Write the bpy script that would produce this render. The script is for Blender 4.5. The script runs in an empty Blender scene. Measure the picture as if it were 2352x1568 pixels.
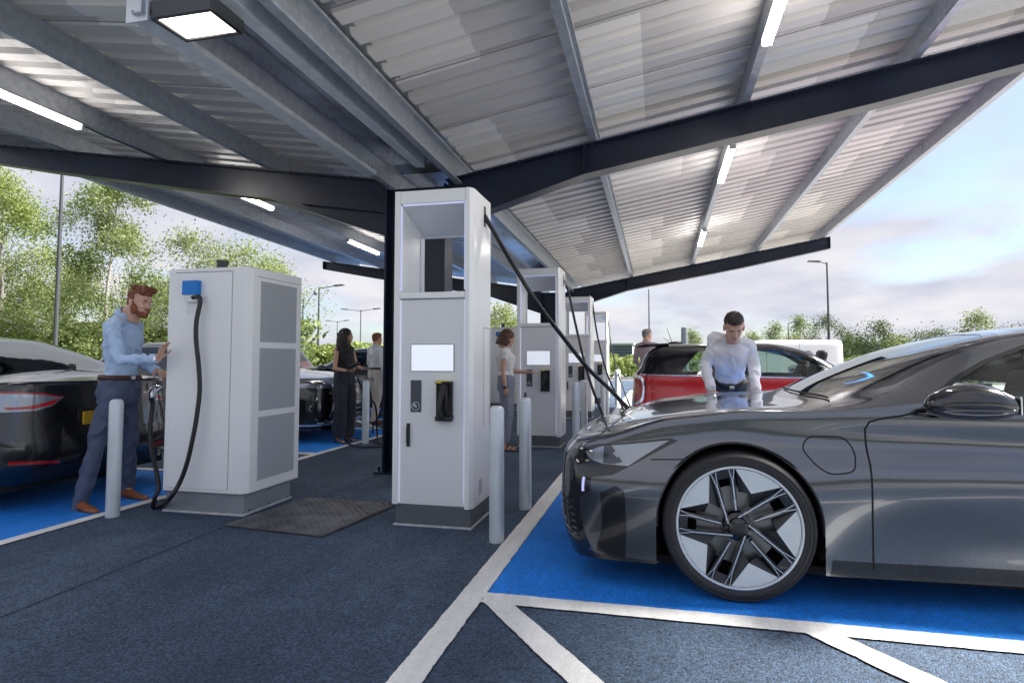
import bpy, bmesh, math, random
import numpy as np
from mathutils import Vector, Matrix, noise
from mathutils.bvhtree import BVHTree
from mathutils.interpolate import poly_3d_calc
R = math.radians
sc = bpy.context.scene
# ------------------------------------------------------------------ camera
cam_d = bpy.data.cameras.new('camera'); cam = bpy.data.objects.new('camera', cam_d)
sc.collection.objects.link(cam); sc.camera = cam
PITCH = math.atan(.0565); YAW = R(13.3); EYE = 1.22
cam_d.sensor_width = 36; cam_d.lens = 36*1413/2352; cam_d.shift_y = -.01778
cam_d.clip_start = .05; cam_d.clip_end = 3000
cam.location = (0, 0, EYE); cam.rotation_euler = (R(90)+PITCH, 0, YAW)
# ------------------------------------------------------------------ sky, sun, exposure
SUN_EL, SUN_AZ = 48, 72          # azimuth measured clockwise from +Y: the sun stands to the right of the camera
w = bpy.data.worlds.new('World'); sc.world = w; w.use_nodes = True
nt = w.node_tree; N = nt.nodes; L = nt.links; N.clear()
out = N.new('ShaderNodeOutputWorld'); bg = N.new('ShaderNodeBackground')
sky = N.new('ShaderNodeTexSky'); sky.sky_type = 'NISHITA'; sky.sun_disc = False
sky.sun_elevation = R(SUN_EL); sky.sun_rotation = R(SUN_AZ); sky.dust_density = 1.2; sky.air_density = 1.0
tc = N.new('ShaderNodeTexCoord'); sep = N.new('ShaderNodeSeparateXYZ'); L.new(tc.outputs['Generated'], sep.inputs[0])
den = N.new('ShaderNodeMath'); den.operation = 'ADD'; den.inputs[1].default_value = .22; L.new(sep.outputs[2], den.inputs[0])
dv = N.new('ShaderNodeVectorMath'); dv.operation = 'DIVIDE'; cmb = N.new('ShaderNodeCombineXYZ')
for i in range(3): L.new(den.outputs[0], cmb.inputs[i])
L.new(tc.outputs['Generated'], dv.inputs[0]); L.new(cmb.outputs[0], dv.inputs[1])
def wnoise(scale, detail, loc):
    m = N.new('ShaderNodeMapping'); m.inputs['Location'].default_value = loc; L.new(dv.outputs[0], m.inputs[0])
    n = N.new('ShaderNodeTexNoise'); n.inputs['Scale'].default_value = scale; n.inputs['Detail'].default_value = detail
    n.inputs['Roughness'].default_value = .52; L.new(m.outputs[0], n.inputs['Vector']); return n
n1 = wnoise(1.15, 7, (3.1, 1.7, 0)); n2 = wnoise(2.3, 5, (7.7, 2.2, 0))
cr = N.new('ShaderNodeValToRGB'); cr.color_ramp.elements[0].position = .30; cr.color_ramp.elements[1].position = .53
L.new(n1.outputs['Fac'], cr.inputs[0])
cc = N.new('ShaderNodeValToRGB'); e = cc.color_ramp.elements
e[0].position = .3; e[0].color = (1.16, 1.22, 1.46, 1); e[1].position = .66; e[1].color = (1.66, 1.63, 1.72, 1)
L.new(n2.outputs['Fac'], cc.inputs[0])
skb = N.new('ShaderNodeMix'); skb.data_type = 'RGBA'; skb.blend_type = 'MULTIPLY'; skb.inputs[0].default_value = 1
L.new(sky.outputs[0], skb.inputs[6]); skb.inputs[7].default_value = (.37, .40, .44, 1)
mx = N.new('ShaderNodeMix'); mx.data_type = 'RGBA'
L.new(cr.outputs[0], mx.inputs[0]); L.new(skb.outputs[2], mx.inputs[6]); L.new(cc.outputs[0], mx.inputs[7])
L.new(mx.outputs[2], bg.inputs[0]); sky.altitude = 0; bg.inputs[1].default_value = .1; L.new(bg.outputs[0], out.inputs[0])
sl = bpy.data.lights.new('sun', 'SUN'); sl.energy = 3.0; sl.angle = R(12); sl.color = (1, .96, .9)
so = bpy.data.objects.new('sun', sl); sc.collection.objects.link(so)
az = R(SUN_AZ); d = Vector((math.sin(az)*math.cos(R(SUN_EL)), math.cos(az)*math.cos(R(SUN_EL)), math.sin(R(SUN_EL))))
so.rotation_euler = d.to_track_quat('Z', 'Y').to_euler()
sc.view_settings.view_transform = 'Standard'; sc.view_settings.look = 'None'
sc.view_settings.exposure = 2.42; sc.view_settings.gamma = 1
sc.render.engine = 'CYCLES'; sc.cycles.max_bounces = 8; sc.cycles.transparent_max_bounces = 24

# ------------------------------------------------------------------ helpers
C = sc.collection
_fw = Vector((-math.sin(YAW)*math.cos(PITCH), math.cos(YAW)*math.cos(PITCH), math.sin(PITCH)))
_rt = Vector((math.cos(YAW), math.sin(YAW), 0)); _up = _rt.cross(_fw)
def at(x, y, X=None, Y=None, Z=None):
    'a measured point of the photograph (2352 px wide) as a place on a known plane'
    d = _fw + _rt*((x-1176)/1413) - _up*((y-742.2)/1413)
    if X is not None: t = X/d.x
    elif Y is not None: t = Y/d.y
    else: t = (Z-EYE)/d.z
    return Vector((0, 0, EYE)) + d*t

def link(ob, parent=None):
    C.objects.link(ob)
    if parent is not None: ob.parent = parent
    return ob
def tag(o, label, cat, group=None, kind=None):
    if label: o['label'] = label
    if cat: o['category'] = cat
    if group: o['group'] = group
    if kind: o['kind'] = kind
    return o
def thing(name, label, cat, loc=(0, 0, 0), rz=0, group=None):
    o = bpy.data.objects.new(name, None); C.objects.link(o); o.empty_display_size = .1
    o.location = loc; o.rotation_euler = (0, 0, rz)
    return tag(o, label, cat, group)
def copy_tree(o, parent=None):
    kids = list(o.children); c = o.copy(); C.objects.link(c); c.parent = parent
    for k in kids: copy_tree(k, c)
    return c

class MB:
    def __init__(s): s.v = []; s.f = []; s.m = []
    def add(s, vs, fs, mi=0):
        b = len(s.v); s.v += [tuple(p) for p in vs]; s.f += [tuple(b+i for i in f) for f in fs]; s.m += [mi]*len(fs); return s
    def box(s, a, b, mi=0, rot=None, piv=None):
        x0, y0, z0 = a; x1, y1, z1 = b
        vs = [Vector(p) for p in ((x0,y0,z0),(x1,y0,z0),(x1,y1,z0),(x0,y1,z0),(x0,y0,z1),(x1,y0,z1),(x1,y1,z1),(x0,y1,z1))]
        if rot is not None:
            pv = Vector(piv) if piv is not None else (Vector(a)+Vector(b))/2
            vs = [rot @ (p-pv)+pv for p in vs]
        return s.add(vs, [(0,3,2,1),(4,5,6,7),(0,1,5,4),(1,2,6,5),(2,3,7,6),(3,0,4,7)], mi)
    def prism(s, poly, axis, a, b, mi=0):
        'poly in the two other axes (x,y / x,z / y,z)'
        def P(u, w_, t): return {'x': (t, u, w_), 'y': (u, t, w_), 'z': (u, w_, t)}[axis]
        n = len(poly); vs = [P(*p, a) for p in poly]+[P(*p, b) for p in poly]
        return s.add(vs, [tuple(range(n))[::-1], tuple(range(n, 2*n))]+[(i, (i+1) % n, n+(i+1) % n, n+i) for i in range(n)], mi)
    def tube(s, pts, r, n=10, cap=True, mi=0, sub=0):
        pts = [Vector(p) for p in pts]
        if sub: pts = spline(pts, sub)
        k = len(pts); rs = r if isinstance(r, (list, tuple)) else [r]*k
        if len(rs) != k: rs = list(np.interp(np.linspace(0, 1, k), np.linspace(0, 1, len(rs)), rs))
        vs = []; up = None
        for i, p in enumerate(pts):
            t = (pts[min(i+1, k-1)]-pts[max(i-1, 0)]).normalized()
            if up is None:
                up = Vector((0, 0, 1)) if abs(t.z) < .9 else Vector((1, 0, 0))
            a = t.cross(up).normalized(); up = a.cross(t).normalized()
            for j in range(n):
                q = 2*math.pi*j/n; vs.append(p+(a*math.cos(q)+up*math.sin(q))*rs[i])
        fs = [(i*n+j, i*n+(j+1) % n, (i+1)*n+(j+1) % n, (i+1)*n+j) for i in range(k-1) for j in range(n)]
        if cap: fs += [tuple(range(n))[::-1], tuple(range((k-1)*n, k*n))]
        return s.add(vs, fs, mi)
    def cyl(s, a, b, r, r2=None, n=16, mi=0): return s.tube([a, b], [r, r if r2 is None else r2], n, mi=mi)
    def lathe(s, prof, c, axis='z', n=32, mi=0, closed=False):
        'prof: (radius, along)'
        vs = []
        for (r, h) in prof:
            for j in range(n):
                q = 2*math.pi*j/n; u, w_ = r*math.cos(q), r*math.sin(q)
                vs.append({'z': (c[0]+u, c[1]+w_, c[2]+h), 'y': (c[0]+u, c[1]+h, c[2]+w_), 'x': (c[0]+h, c[1]+u, c[2]+w_)}[axis])
        k = len(prof); kk = k if closed else k-1
        return s.add(vs, [(i*n+j, i*n+(j+1) % n, ((i+1) % k)*n+(j+1) % n, ((i+1) % k)*n+j) for i in range(kk) for j in range(n)], mi)
    def ell(s, c, r, rot=None, n=14, m=10, mi=0):
        vs = []; c = Vector(c)
        for i in range(m+1):
            th = math.pi*i/m
            for j in range(n):
                q = 2*math.pi*j/n; p = Vector((r[0]*math.sin(th)*math.cos(q), r[1]*math.sin(th)*math.sin(q), r[2]*math.cos(th)))
                vs.append(c+(rot @ p if rot is not None else p))
        return s.add(vs, [(i*n+j, (i+1)*n+j, (i+1)*n+(j+1) % n, i*n+(j+1) % n) for i in range(m) for j in range(n)], mi)
    def loft(s, rings, cap=True, mi=0):
        n = len(rings[0]); vs = [p for r_ in rings for p in r_]; k = len(rings)
        fs = [(i*n+j, i*n+(j+1) % n, (i+1)*n+(j+1) % n, (i+1)*n+j) for i in range(k-1) for j in range(n)]
        if cap: fs += [tuple(range(n))[::-1], tuple(range((k-1)*n, k*n))]
        return s.add(vs, fs, mi)
    def build(s, name, mat, parent=None, smooth=False, bevel=0, seg=2, loc=None, angle=None):
        me = bpy.data.meshes.new(name); me.from_pydata(s.v, [], s.f)
        bm = bmesh.new(); bm.from_mesh(me); bmesh.ops.remove_doubles(bm, verts=bm.verts, dist=1e-5)
        for f in list(bm.faces):
            if f.calc_area() < 1e-10: pass
        bmesh.ops.recalc_face_normals(bm, faces=bm.faces); 
        if len(set(s.m)) > 1:
            pass
        bm.to_mesh(me); bm.free()
        mats = mat if isinstance(mat, (list, tuple)) else [mat]
        for m_ in mats: me.materials.append(m_)
        if len(set(s.m)) > 1 and len(me.polygons) == len(s.m): me.polygons.foreach_set('material_index', s.m)
        if smooth:
            me.polygons.foreach_set('use_smooth', [True]*len(me.polygons))
        o = bpy.data.objects.new(name, me)
        if loc is not None: o.location = loc
        link(o, parent)
        if bevel:
            md = o.modifiers.new('bevel', 'BEVEL'); md.width = bevel; md.segments = seg; md.limit_method = 'ANGLE'; md.angle_limit = R(40)
            md.harden_normals = False
        if angle:
            me.polygons.foreach_set('use_smooth', [True]*len(me.polygons))
            me.set_sharp_from_angle(angle=R(angle))
        return o

def spline(pts, sub):
    'Catmull-Rom through the points'
    P = [Vector(p) for p in pts]; n = len(P); o = []
    for i in range(n-1):
        p0, p1, p2, p3 = P[max(i-1, 0)], P[i], P[i+1], P[min(i+2, n-1)]
        for k in range(sub):
            t = k/sub; t2, t3 = t*t, t*t*t
            o.append(.5*((2*p1)+(-p0+p2)*t+(2*p0-5*p1+4*p2-p3)*t2+(-p0+3*p1-3*p2+p3)*t3))
    o.append(P[-1]); return o

# ------------------------------------------------------------------ materials
MAT = {}
def mat(name, col, rough=.6, metal=0, coat=0, bump=None, var=None, emit=None, spec=.5, alpha=None, trans=0, coat_r=.03):
    m = bpy.data.materials.new(name); m.use_nodes = True; n = m.node_tree.nodes; l = m.node_tree.links
    b = n['Principled BSDF']; b.inputs['Base Color'].default_value = (*col, 1); b.inputs['Roughness'].default_value = rough
    b.inputs['Metallic'].default_value = metal; b.inputs['Coat Weight'].default_value = coat; b.inputs['Coat Roughness'].default_value = coat_r
    b.inputs['Specular IOR Level'].default_value = spec
    if trans: b.inputs['Transmission Weight'].default_value = trans
    if emit: b.inputs['Emission Color'].default_value = (*emit[0], 1); b.inputs['Emission Strength'].default_value = emit[1]
    t = n.new('ShaderNodeTexCoord')
    if var:   # (scale, amount, stretch)
        mp = n.new('ShaderNodeMapping'); mp.inputs['Scale'].default_value = var[2] if len(var) > 2 else (1, 1, 1); l.new(t.outputs['Object'], mp.inputs[0])
        z = n.new('ShaderNodeTexNoise'); z.inputs['Scale'].default_value = var[0]; z.inputs['Detail'].default_value = 6; l.new(mp.outputs[0], z.inputs['Vector'])
        mr = n.new('ShaderNodeMapRange'); mr.inputs[1].default_value = .3; mr.inputs[2].default_value = .7
        mr.inputs[3].default_value = 1-var[1]; mr.inputs[4].default_value = 1+var[1]; l.new(z.outputs['Fac'], mr.inputs[0])
        mu = n.new('ShaderNodeVectorMath'); mu.operation = 'SCALE'; mu.inputs[0].default_value = col; l.new(mr.outputs[0], mu.inputs['Scale']); l.new(mu.outputs[0], b.inputs['Base Color'])
        if rough > .25:
            m2 = n.new('ShaderNodeMapRange'); m2.inputs[3].default_value = rough-.1; m2.inputs[4].default_value = min(1, rough+.1); l.new(z.outputs['Fac'], m2.inputs[0]); l.new(m2.outputs[0], b.inputs['Roughness'])
    if bump:  # (scale, strength, dist)
        z = n.new('ShaderNodeTexNoise'); z.inputs['Scale'].default_value = bump[0]; z.inputs['Detail'].default_value = 4; l.new(t.outputs['Object'], z.inputs['Vector'])
        bp = n.new('ShaderNodeBump'); bp.inputs['Strength'].default_value = bump[1]; bp.inputs['Distance'].default_value = bump[2]
        l.new(z.outputs['Fac'], bp.inputs['Height']); l.new(bp.outputs[0], b.inputs['Normal'])
    MAT[name] = m; return m
def ramp_mat(name, cols, scale, rough=.8, bump=None, detail=8, stretch=(1, 1, 1)):
    m = mat(name, cols[0][1], rough, bump=bump); n = m.node_tree.nodes; l = m.node_tree.links
    t = n.new('ShaderNodeTexCoord'); mp = n.new('ShaderNodeMapping'); mp.inputs['Scale'].default_value = stretch
    z = n.new('ShaderNodeTexNoise'); z.inputs['Scale'].default_value = scale; z.inputs['Detail'].default_value = detail
    l.new(t.outputs['Object'], mp.inputs[0]); l.new(mp.outputs[0], z.inputs['Vector'])
    r_ = n.new('ShaderNodeValToRGB'); el = r_.color_ramp.elements
    while len(el) < len(cols): el.new(.5)
    for e_, (p, c) in zip(el, cols): e_.position = p; e_.color = (*c, 1)
    l.new(z.outputs['Fac'], r_.inputs[0]); l.new(r_.outputs[0], n['Principled BSDF'].inputs['Base Color']); return m

def asphalt(name, c1, c2, c3, worn, fine=115, bump_s=1.0, edge=None):
    m = bpy.data.materials.new(name); m.use_nodes = True; n = m.node_tree.nodes; l = m.node_tree.links; b = n['Principled BSDF']
    t = n.new('ShaderNodeTexCoord')
    def nz(s, dt=6, ro=.55):
        z = n.new('ShaderNodeTexNoise'); z.inputs['Scale'].default_value = s; z.inputs['Detail'].default_value = dt; z.inputs['Roughness'].default_value = ro
        l.new(t.outputs['Object'], z.inputs['Vector']); return z
    big = nz(.7, 9, .68); r1 = n.new('ShaderNodeValToRGB'); el = r1.color_ramp.elements; el.new(.5)
    for e_, (p, c) in zip(el, ((.32, c1), (.5, c2), (.68, c3))): e_.position = p; e_.color = (*c, 1)
    l.new(big.outputs['Fac'], r1.inputs[0])
    vo = n.new('ShaderNodeTexVoronoi'); vo.inputs['Scale'].default_value = fine; l.new(t.outputs['Object'], vo.inputs['Vector'])
    sv = n.new('ShaderNodeSeparateColor'); l.new(vo.outputs['Color'], sv.inputs[0])
    mr = n.new('ShaderNodeMapRange'); mr.inputs[3].default_value = 1-worn; mr.inputs[4].default_value = 1+worn; l.new(sv.outputs[0], mr.inputs[0])
    mu = n.new('ShaderNodeVectorMath'); mu.operation = 'SCALE'; l.new(r1.outputs[0], mu.inputs[0]); l.new(mr.outputs[0], mu.inputs['Scale'])
    mp = n.new('ShaderNodeMapping'); mp.inputs['Scale'].default_value = (1, .22, 1); mp.inputs['Rotation'].default_value = (0, 0, .25); l.new(t.outputs['Object'], mp.inputs[0])
    st_ = n.new('ShaderNodeTexNoise'); st_.inputs['Scale'].default_value = 3.2; st_.inputs['Detail'].default_value = 8; st_.inputs['Roughness'].default_value = .7; l.new(mp.outputs[0], st_.inputs['Vector'])
    m3 = n.new('ShaderNodeMapRange'); m3.inputs[1].default_value = .35; m3.inputs[2].default_value = .62; m3.inputs[3].default_value = .80; m3.inputs[4].default_value = 1.08; l.new(st_.outputs['Fac'], m3.inputs[0])
    mu2 = n.new('ShaderNodeVectorMath'); mu2.operation = 'SCALE'; l.new(mu.outputs[0], mu2.inputs[0]); l.new(m3.outputs[0], mu2.inputs['Scale'])
    l.new(mu2.outputs[0], b.inputs['Base Color']); b.inputs['Roughness'].default_value = .78
    me_ = nz(60, 5, .7)
    ad = n.new('ShaderNodeMath'); ad.operation = 'ADD'; l.new(me_.outputs['Fac'], ad.inputs[0])
    vm = n.new('ShaderNodeMath'); vm.operation = 'MULTIPLY'; vm.inputs[1].default_value = -.8; l.new(vo.outputs['Distance'], vm.inputs[0]); l.new(vm.outputs[0], ad.inputs[1])
    bp = n.new('ShaderNodeBump'); bp.inputs['Strength'].default_value = bump_s; bp.inputs['Distance'].default_value = .006
    l.new(ad.outputs[0], bp.inputs['Height']); l.new(bp.outputs[0], b.inputs['Normal'])
    MAT[name] = m; return m
asphalt('asphalt', (.025, .045, .082), (.044, .075, .124), (.070, .110, .165), .65)
asphalt('bay_blue', (.003, .18, .66), (.005, .23, .80), (.012, .29, .88), .25, bump_s=.6)
asphalt('line_white', (.66, .655, .635), (.77, .76, .735), (.80, .79, .765), .07, bump_s=.45)
asphalt('service_road', (.09, .095, .1), (.12, .125, .13), (.15, .155, .16), .2, fine=60, bump_s=.3)
asphalt('apron_pale', (.27, .26, .245), (.34, .33, .31), (.40, .39, .37), .12, fine=60, bump_s=.3)
asphalt('road_grey', (.16, .16, .165), (.2, .2, .2), (.24, .24, .235), .15, fine=60, bump_s=.3)
ramp_mat('grass', [(.3, (.05, .085, .02)), (.7, (.12, .17, .045))], 3, .9)
mat('white_paint', (.86, .86, .85), .32, var=(1.2, .015), coat=.25, coat_r=.15)
mat('white_panel', (.76, .765, .765), .42, var=(1.5, .02))
mat('niche_panel', (.74, .76, .80), .35)
mat('groove', (.16, .17, .19), .6)
mat('plinth_grey', (.105, .12, .135), .6, var=(4, .1), bump=(60, .15, .002))
mat('concrete_pale', (.55, .56, .56), .8, var=(14, .25), bump=(80, .4, .004))
mat('black_plastic', (.012, .012, .014), .35)
mat('reader_grey', (.06, .065, .075), .4)
mat('screen_lit', (.6, .65, .75), .12, emit=((.86, .9, 1.0), .12), coat=.6)
mat('led_blue', (.7, .72, .95), .3, emit=((.62, .66, 1.0), .06))
mat('led_white', (.85, .86, .95), .3, emit=((.80, .83, 1.0), .05))
mat('symbol', (.65, .68, .72), .4)
mat('yellow_tag', (.75, .6, .03), .5)
mat('tag_blue', (.0, .19, .62), .45)
mat('cable', (.014, .015, .018), .38, bump=(300, .1, .0005))
mat('galv', (.42, .45, .49), .45, metal=.55, var=(16, .16, (1, 1, 1)), bump=(40, .08, .002))
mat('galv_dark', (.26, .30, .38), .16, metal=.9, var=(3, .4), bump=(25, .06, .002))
mat('galv_lip_lit', (.70, .73, .76), .4, metal=.4, var=(12, .1)); mat('galv_bolt', (.45, .47, .5), .35, metal=.8)
mat('navy_steel', (.009, .015, .036), .33, var=(2, .25), spec=.45)
mat('lamp_body', (.55, .55, .55), .4)
mat('lamp_glow', (1, .95, .9), .4, emit=((1, .95, .90), 8))
mat('flood_glow', (1, .93, .8), .4, emit=((1, .88, .72), 1.2))
mat('bollard', (.60, .65, .68), .38, var=(6, .1, (1, 1, .4)), metal=.25, coat=.15, bump=(50, .05, .001))
mat('iron_plate', (.19, .19, .195), .38, metal=.4, var=(5, .5))
mat('rust', (.12, .085, .075), .8, var=(12, .5))
mat('rubber', (.022, .022, .024), .62, bump=(120, .1, .001))
mat('trim_black', (.010, .010, .012), .14, coat=.5)
mat('trim_matte', (.014, .014, .016), .55)
mat('liner', (.006, .006, .007), .9)
mat('chrome', (.72, .74, .77), .12, metal=1)
mat('alloy_silver', (.62, .66, .70), .28, metal=.55, coat=.4)
mat('alloy_edge', (.55, .58, .64), .25, metal=.8)
mat('disc_steel', (.24, .24, .235), .35, metal=.9)
mat('lens', (.30, .33, .36), .08, metal=.5, coat=1)
mat('lens_clear', (.30, .33, .36), .12, metal=.4, coat=1); mat('lens_dark', (.03, .034, .04), .04, coat=1)
mat('purple_reflection', (.5, .52, .75), .3, emit=((.5, .5, 1.0), .12))
mat('tail_red', (.42, .008, .008), .1, coat=1)
mat('tail_orange', (.65, .10, .04), .12, coat=1)
mat('plate_yellow', (.72, .42, .015), .5)
mat('plate_white', (.75, .75, .75), .5)
mat('seat_fabric', (.018, .018, .02), .7)
def paint(name, col, metal, rough=.3):
    return mat(name, col, rough, metal=metal, coat=1, coat_r=.02)
paint('paint_grey', (.13, .14, .157), .95, .2)
paint('paint_mirror', (.012, .012, .014), .1, .15); paint('paint_black', (.003, .003, .004), .05)
paint('paint_red', (.52, .006, .012), .1)
paint('paint_crimson', (.33, .02, .03), .2)
paint('paint_charcoal', (.045, .05, .058), .6)
paint('paint_white', (.72, .73, .74), 0)
def glass(name, tint, fac=.0, rough=.0):
    m = bpy.data.materials.new(name); m.use_nodes = True; n = m.node_tree.nodes; l = m.node_tree.links; n.clear()
    o = n.new('ShaderNodeOutputMaterial'); t = n.new('ShaderNodeBsdfTransparent'); t.inputs[0].default_value = (*tint, 1)
    g = n.new('ShaderNodeBsdfGlossy'); g.inputs['Roughness'].default_value = rough; g.inputs[0].default_value = (.95, 1, 1, 1)
    fr = n.new('ShaderNodeFresnel'); fr.inputs[0].default_value = 1.5
    ad = n.new('ShaderNodeMath'); ad.inputs[1].default_value = fac; ad.use_clamp = True; l.new(fr.outputs[0], ad.inputs[0])
    mx_ = n.new('ShaderNodeMixShader'); l.new(ad.outputs[0], mx_.inputs[0]); l.new(t.outputs[0], mx_.inputs[1]); l.new(g.outputs[0], mx_.inputs[2]); l.new(mx_.outputs[0], o.inputs[0])
    MAT[name] = m; return m
glass('car_glass', (.84, .92, .90), .03); glass('tint_glass', (.16, .18, .18), .04); glass('lamp_glass', (.85, .88, .9), .1)
# skin and cloth
mat('skin', (.62, .36, .26), .5, var=(30, .06)); mat('skin_tan', (.54, .31, .21), .5, var=(30, .06))
mat('hair_ginger', (.20, .065, .03), .6, bump=(180, .8, .004)); mat('beard_ginger', (.24, .075, .03), .75, bump=(260, .9, .003))
mat('hair_dark', (.022, .012, .010), .42, bump=(150, .8, .004)); mat('hair_brown', (.09, .038, .022), .5, bump=(150, .7, .004)); mat('hair_grey', (.22, .21, .21), .6, bump=(200, .7, .003))
mat('eye_white', (.42, .36, .33), .4); mat('eye_dark', (.02, .015, .01), .2); mat('lips', (.42, .17, .13), .5)
mat('shirt_blue', (.46, .60, .82), .8, var=(5, .05), bump=(9, .35, .02)); mat('shirt_white', (.70, .70, .76), .8, var=(5, .04), bump=(9, .35, .02)); mat('shirt_cream', (.74, .70, .66), .85, bump=(14, .4, .02))
mat('shirt_linen', (.66, .69, .72), .85, bump=(12, .4, .02)); mat('shirt_pink', (.36, .28, .31), .85, bump=(12, .4, .02))
mat('trousers_navy', (.085, .105, .17), .85, bump=(10, .45, .02)); mat('trousers_black', (.026, .030, .042), .8, bump=(10, .4, .02)); mat('trousers_grey', (.23, .24, .30), .85, bump=(14, .4, .02))
mat('trousers_cream', (.58, .54, .49), .85, bump=(14, .4, .02)); mat('trousers_olive', (.075, .07, .06), .85, bump=(12, .4, .02)); mat('top_black', (.014, .014, .018), .7, bump=(14, .3, .02))
mat('shoe_tan', (.30, .095, .035), .35, coat=.2); mat('shoe_brown', (.14, .05, .025), .45); mat('belt_brown', (.075, .03, .018), .4); mat('belt_black', (.012, .012, .012), .4); mat('sandal', (.02, .015, .014), .5)
# vegetation
def leafmat(name, a, b_, c):
    m = bpy.data.materials.new(name); m.use_nodes = True; n = m.node_tree.nodes; l = m.node_tree.links; p = n['Principled BSDF']
    g = n.new('ShaderNodeNewGeometry'); r_ = n.new('ShaderNodeValToRGB'); el = r_.color_ramp.elements; el.new(.5)
    for e_, (q, cc_) in zip(el, ((0, a), (.55, b_), (1, c))): e_.position = q; e_.color = (*cc_, 1)
    l.new(g.outputs['Random Per Island'], r_.inputs[0]); l.new(r_.outputs[0], p.inputs['Base Color']); p.inputs['Roughness'].default_value = .55
    p.inputs['Specular IOR Level'].default_value = .3
    tr = n.new('ShaderNodeBsdfTranslucent'); l.new(r_.outputs[0], tr.inputs[0]); ms = n.new('ShaderNodeMixShader'); ms.inputs[0].default_value = .35
    l.new(p.outputs[0], ms.inputs[1]); l.new(tr.outputs[0], ms.inputs[2]); l.new(ms.outputs[0], n['Material Output'].inputs[0])
    MAT[name] = m
leafmat('leaf_birch', (.12, .16, .05), (.19, .24, .08), (.30, .35, .14)); leafmat('leaf_dark', (.04, .065, .022), (.07, .11, .035), (.12, .16, .05)); leafmat('leaf_bright', (.15, .20, .05), (.23, .29, .08), (.34, .40, .14))
mat('bark_birch', (.26, .24, .22), .85, var=(6, .5, (1, 1, 4))); mat('bark', (.09, .07, .055), .9)
mat('pole_grey', (.16, .18, .2), .5, metal=.3); mat('pole_dark', (.05, .055, .06), .5); mat('pole_blue', (.22, .32, .42), .5)
mat('clad_blue', (.045, .07, .12), .5); mat('clad_pale', (.45, .5, .55), .6); mat('mesh_fence', (.5, .52, .5), .5, metal=.5)
M = MAT
# ------------------------------------------------------------------ ground, bays, lines
def sheet(name, polys, m, z, kind='structure', label=None, cat=None, jag=0):
    mb = MB()
    for p in polys:
        q = []
        n = len(p)
        for i in range(n):
            a, b = Vector((*p[i], 0)), Vector((*p[(i+1) % n], 0)); ln = (b-a).length
            k = max(1, int(ln/.02)) if jag else 1
            nrm = Vector((-(b-a).y, (b-a).x, 0)).normalized() if ln else Vector()
            for t in range(k):
                c = a.lerp(b, t/k)
                if jag and t: c += nrm*(noise.noise(c*38)*jag*.7+noise.noise(c*9)*jag*.6)
                q.append((c.x, c.y, z))
        b0 = len(mb.v); mb.add(q, [tuple(range(len(q)))])
    me = bpy.data.meshes.new(name); me.from_pydata(mb.v, [], mb.f); me.materials.append(m)
    o = bpy.data.objects.new(name, me); C.objects.link(o); o['kind'] = kind
    if label: o['label'] = label
    return o
sheet('ground', [[(-900, -300), (900, -300), (900, 1500), (-900, 1500)]], M['grass'], -.03)
sheet('car_park', [[(-16, -14), (26, -14), (26, 34), (-16, 34)]], M['asphalt'], 0)
XR0, XR1, XL0, XL1 = -1.007, -.878, -4.275, -4.175
P4 = 4.13; NB = 5
blue, white = [], []
for k in range(-1, NB):
    y0, y1 = 3.02+k*P4, 3.15+k*P4; ye = y1+2.62
    if -1 < k < 2: blue.append([(XR1, y1), (4.2, y1), (4.2, ye), (XR1, ye)])
    if k > -1: blue.append([(-9.4, y1-.1), (XL0, y1-.1), (XL0, ye-.1), (-9.4, ye-.1)])
    if k < 2: white += [[(XR1, y0), (4.2, y0), (4.2, y1), (XR1, y1)], [(XR1, ye), (4.2, ye), (4.2, ye+.12), (XR1, ye+.12)]]
    else: white += [[(XR1, y0), (4.2, y0), (4.2, y1), (XR1, y1)]]
    white += [[(-9.4, y0-.1), (XL0, y0-.1), (XL0, y1-.1), (-9.4, y1-.1)], [(-9.4, ye-.1), (XL0, ye-.1), (XL0, ye), (-9.4, ye)]]
    # hatching in the walking strip between two bays
    ya = ye+.12-P4 if k > -1 else y0-1.5
    for hx in (-.86, .62, 2.1):
        if k == 0:
            sx = 1.02
            white.append([(hx, y0), (hx+.16, y0), (hx+.16+1.06*sx, y0-1.38), (hx+1.06*sx, y0-1.38)])
        else:
            white.append([(hx, y0), (hx+.16, y0), (hx+.16+1.3, y0-1.39), (hx+1.3, y0-1.39)])
    for hx in (-5.9, -7.3, -8.7):
        white.append([(hx, y0-.1), (hx+.14, y0-.1), (hx+.14+1.2, y0-1.49), (hx+1.2, y0-1.49)])
white += [[(XR0, -4), (XR1, -4), (XR1, 3.02+NB*P4), (XR0, 3.02+NB*P4)], [(XL0, -4), (XL1, -4), (XL1, 3.02+NB*P4), (XL0, 3.02+NB*P4)]]
sheet('paved_apron', [[(-.86, 11.1), (30, 11.1), (30, 34), (-.86, 34)], [(4.4, -14), (30, -14), (30, 11.1), (4.4, 11.1)]], M['apron_pale'], .002)
sheet('service_road', [[(-40, -60), (40, -60), (40, -14), (-40, -14)], [(-16, -14), (4.4, -14), (4.4, -1.2), (-16, -1.2)]], M['service_road'], .002)
sheet('parking_bays', blue, M['bay_blue'], .004, label='bright blue painted charging bays')
sheet('bay_markings', white, M['line_white'], .008, label='white painted bay lines and hatching', jag=.006)
sheet('far_road', [[(-140, 40), (140, 40), (140, 49), (-140, 49)]], M['road_grey'], -.02)
sheet('access_road', [[(26, -14), (34, -14), (34, 40), (26, 40)], [(-16, 34), (34, 34), (34, 36), (-16, 36)]], M['road_grey'], -.015)
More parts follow.
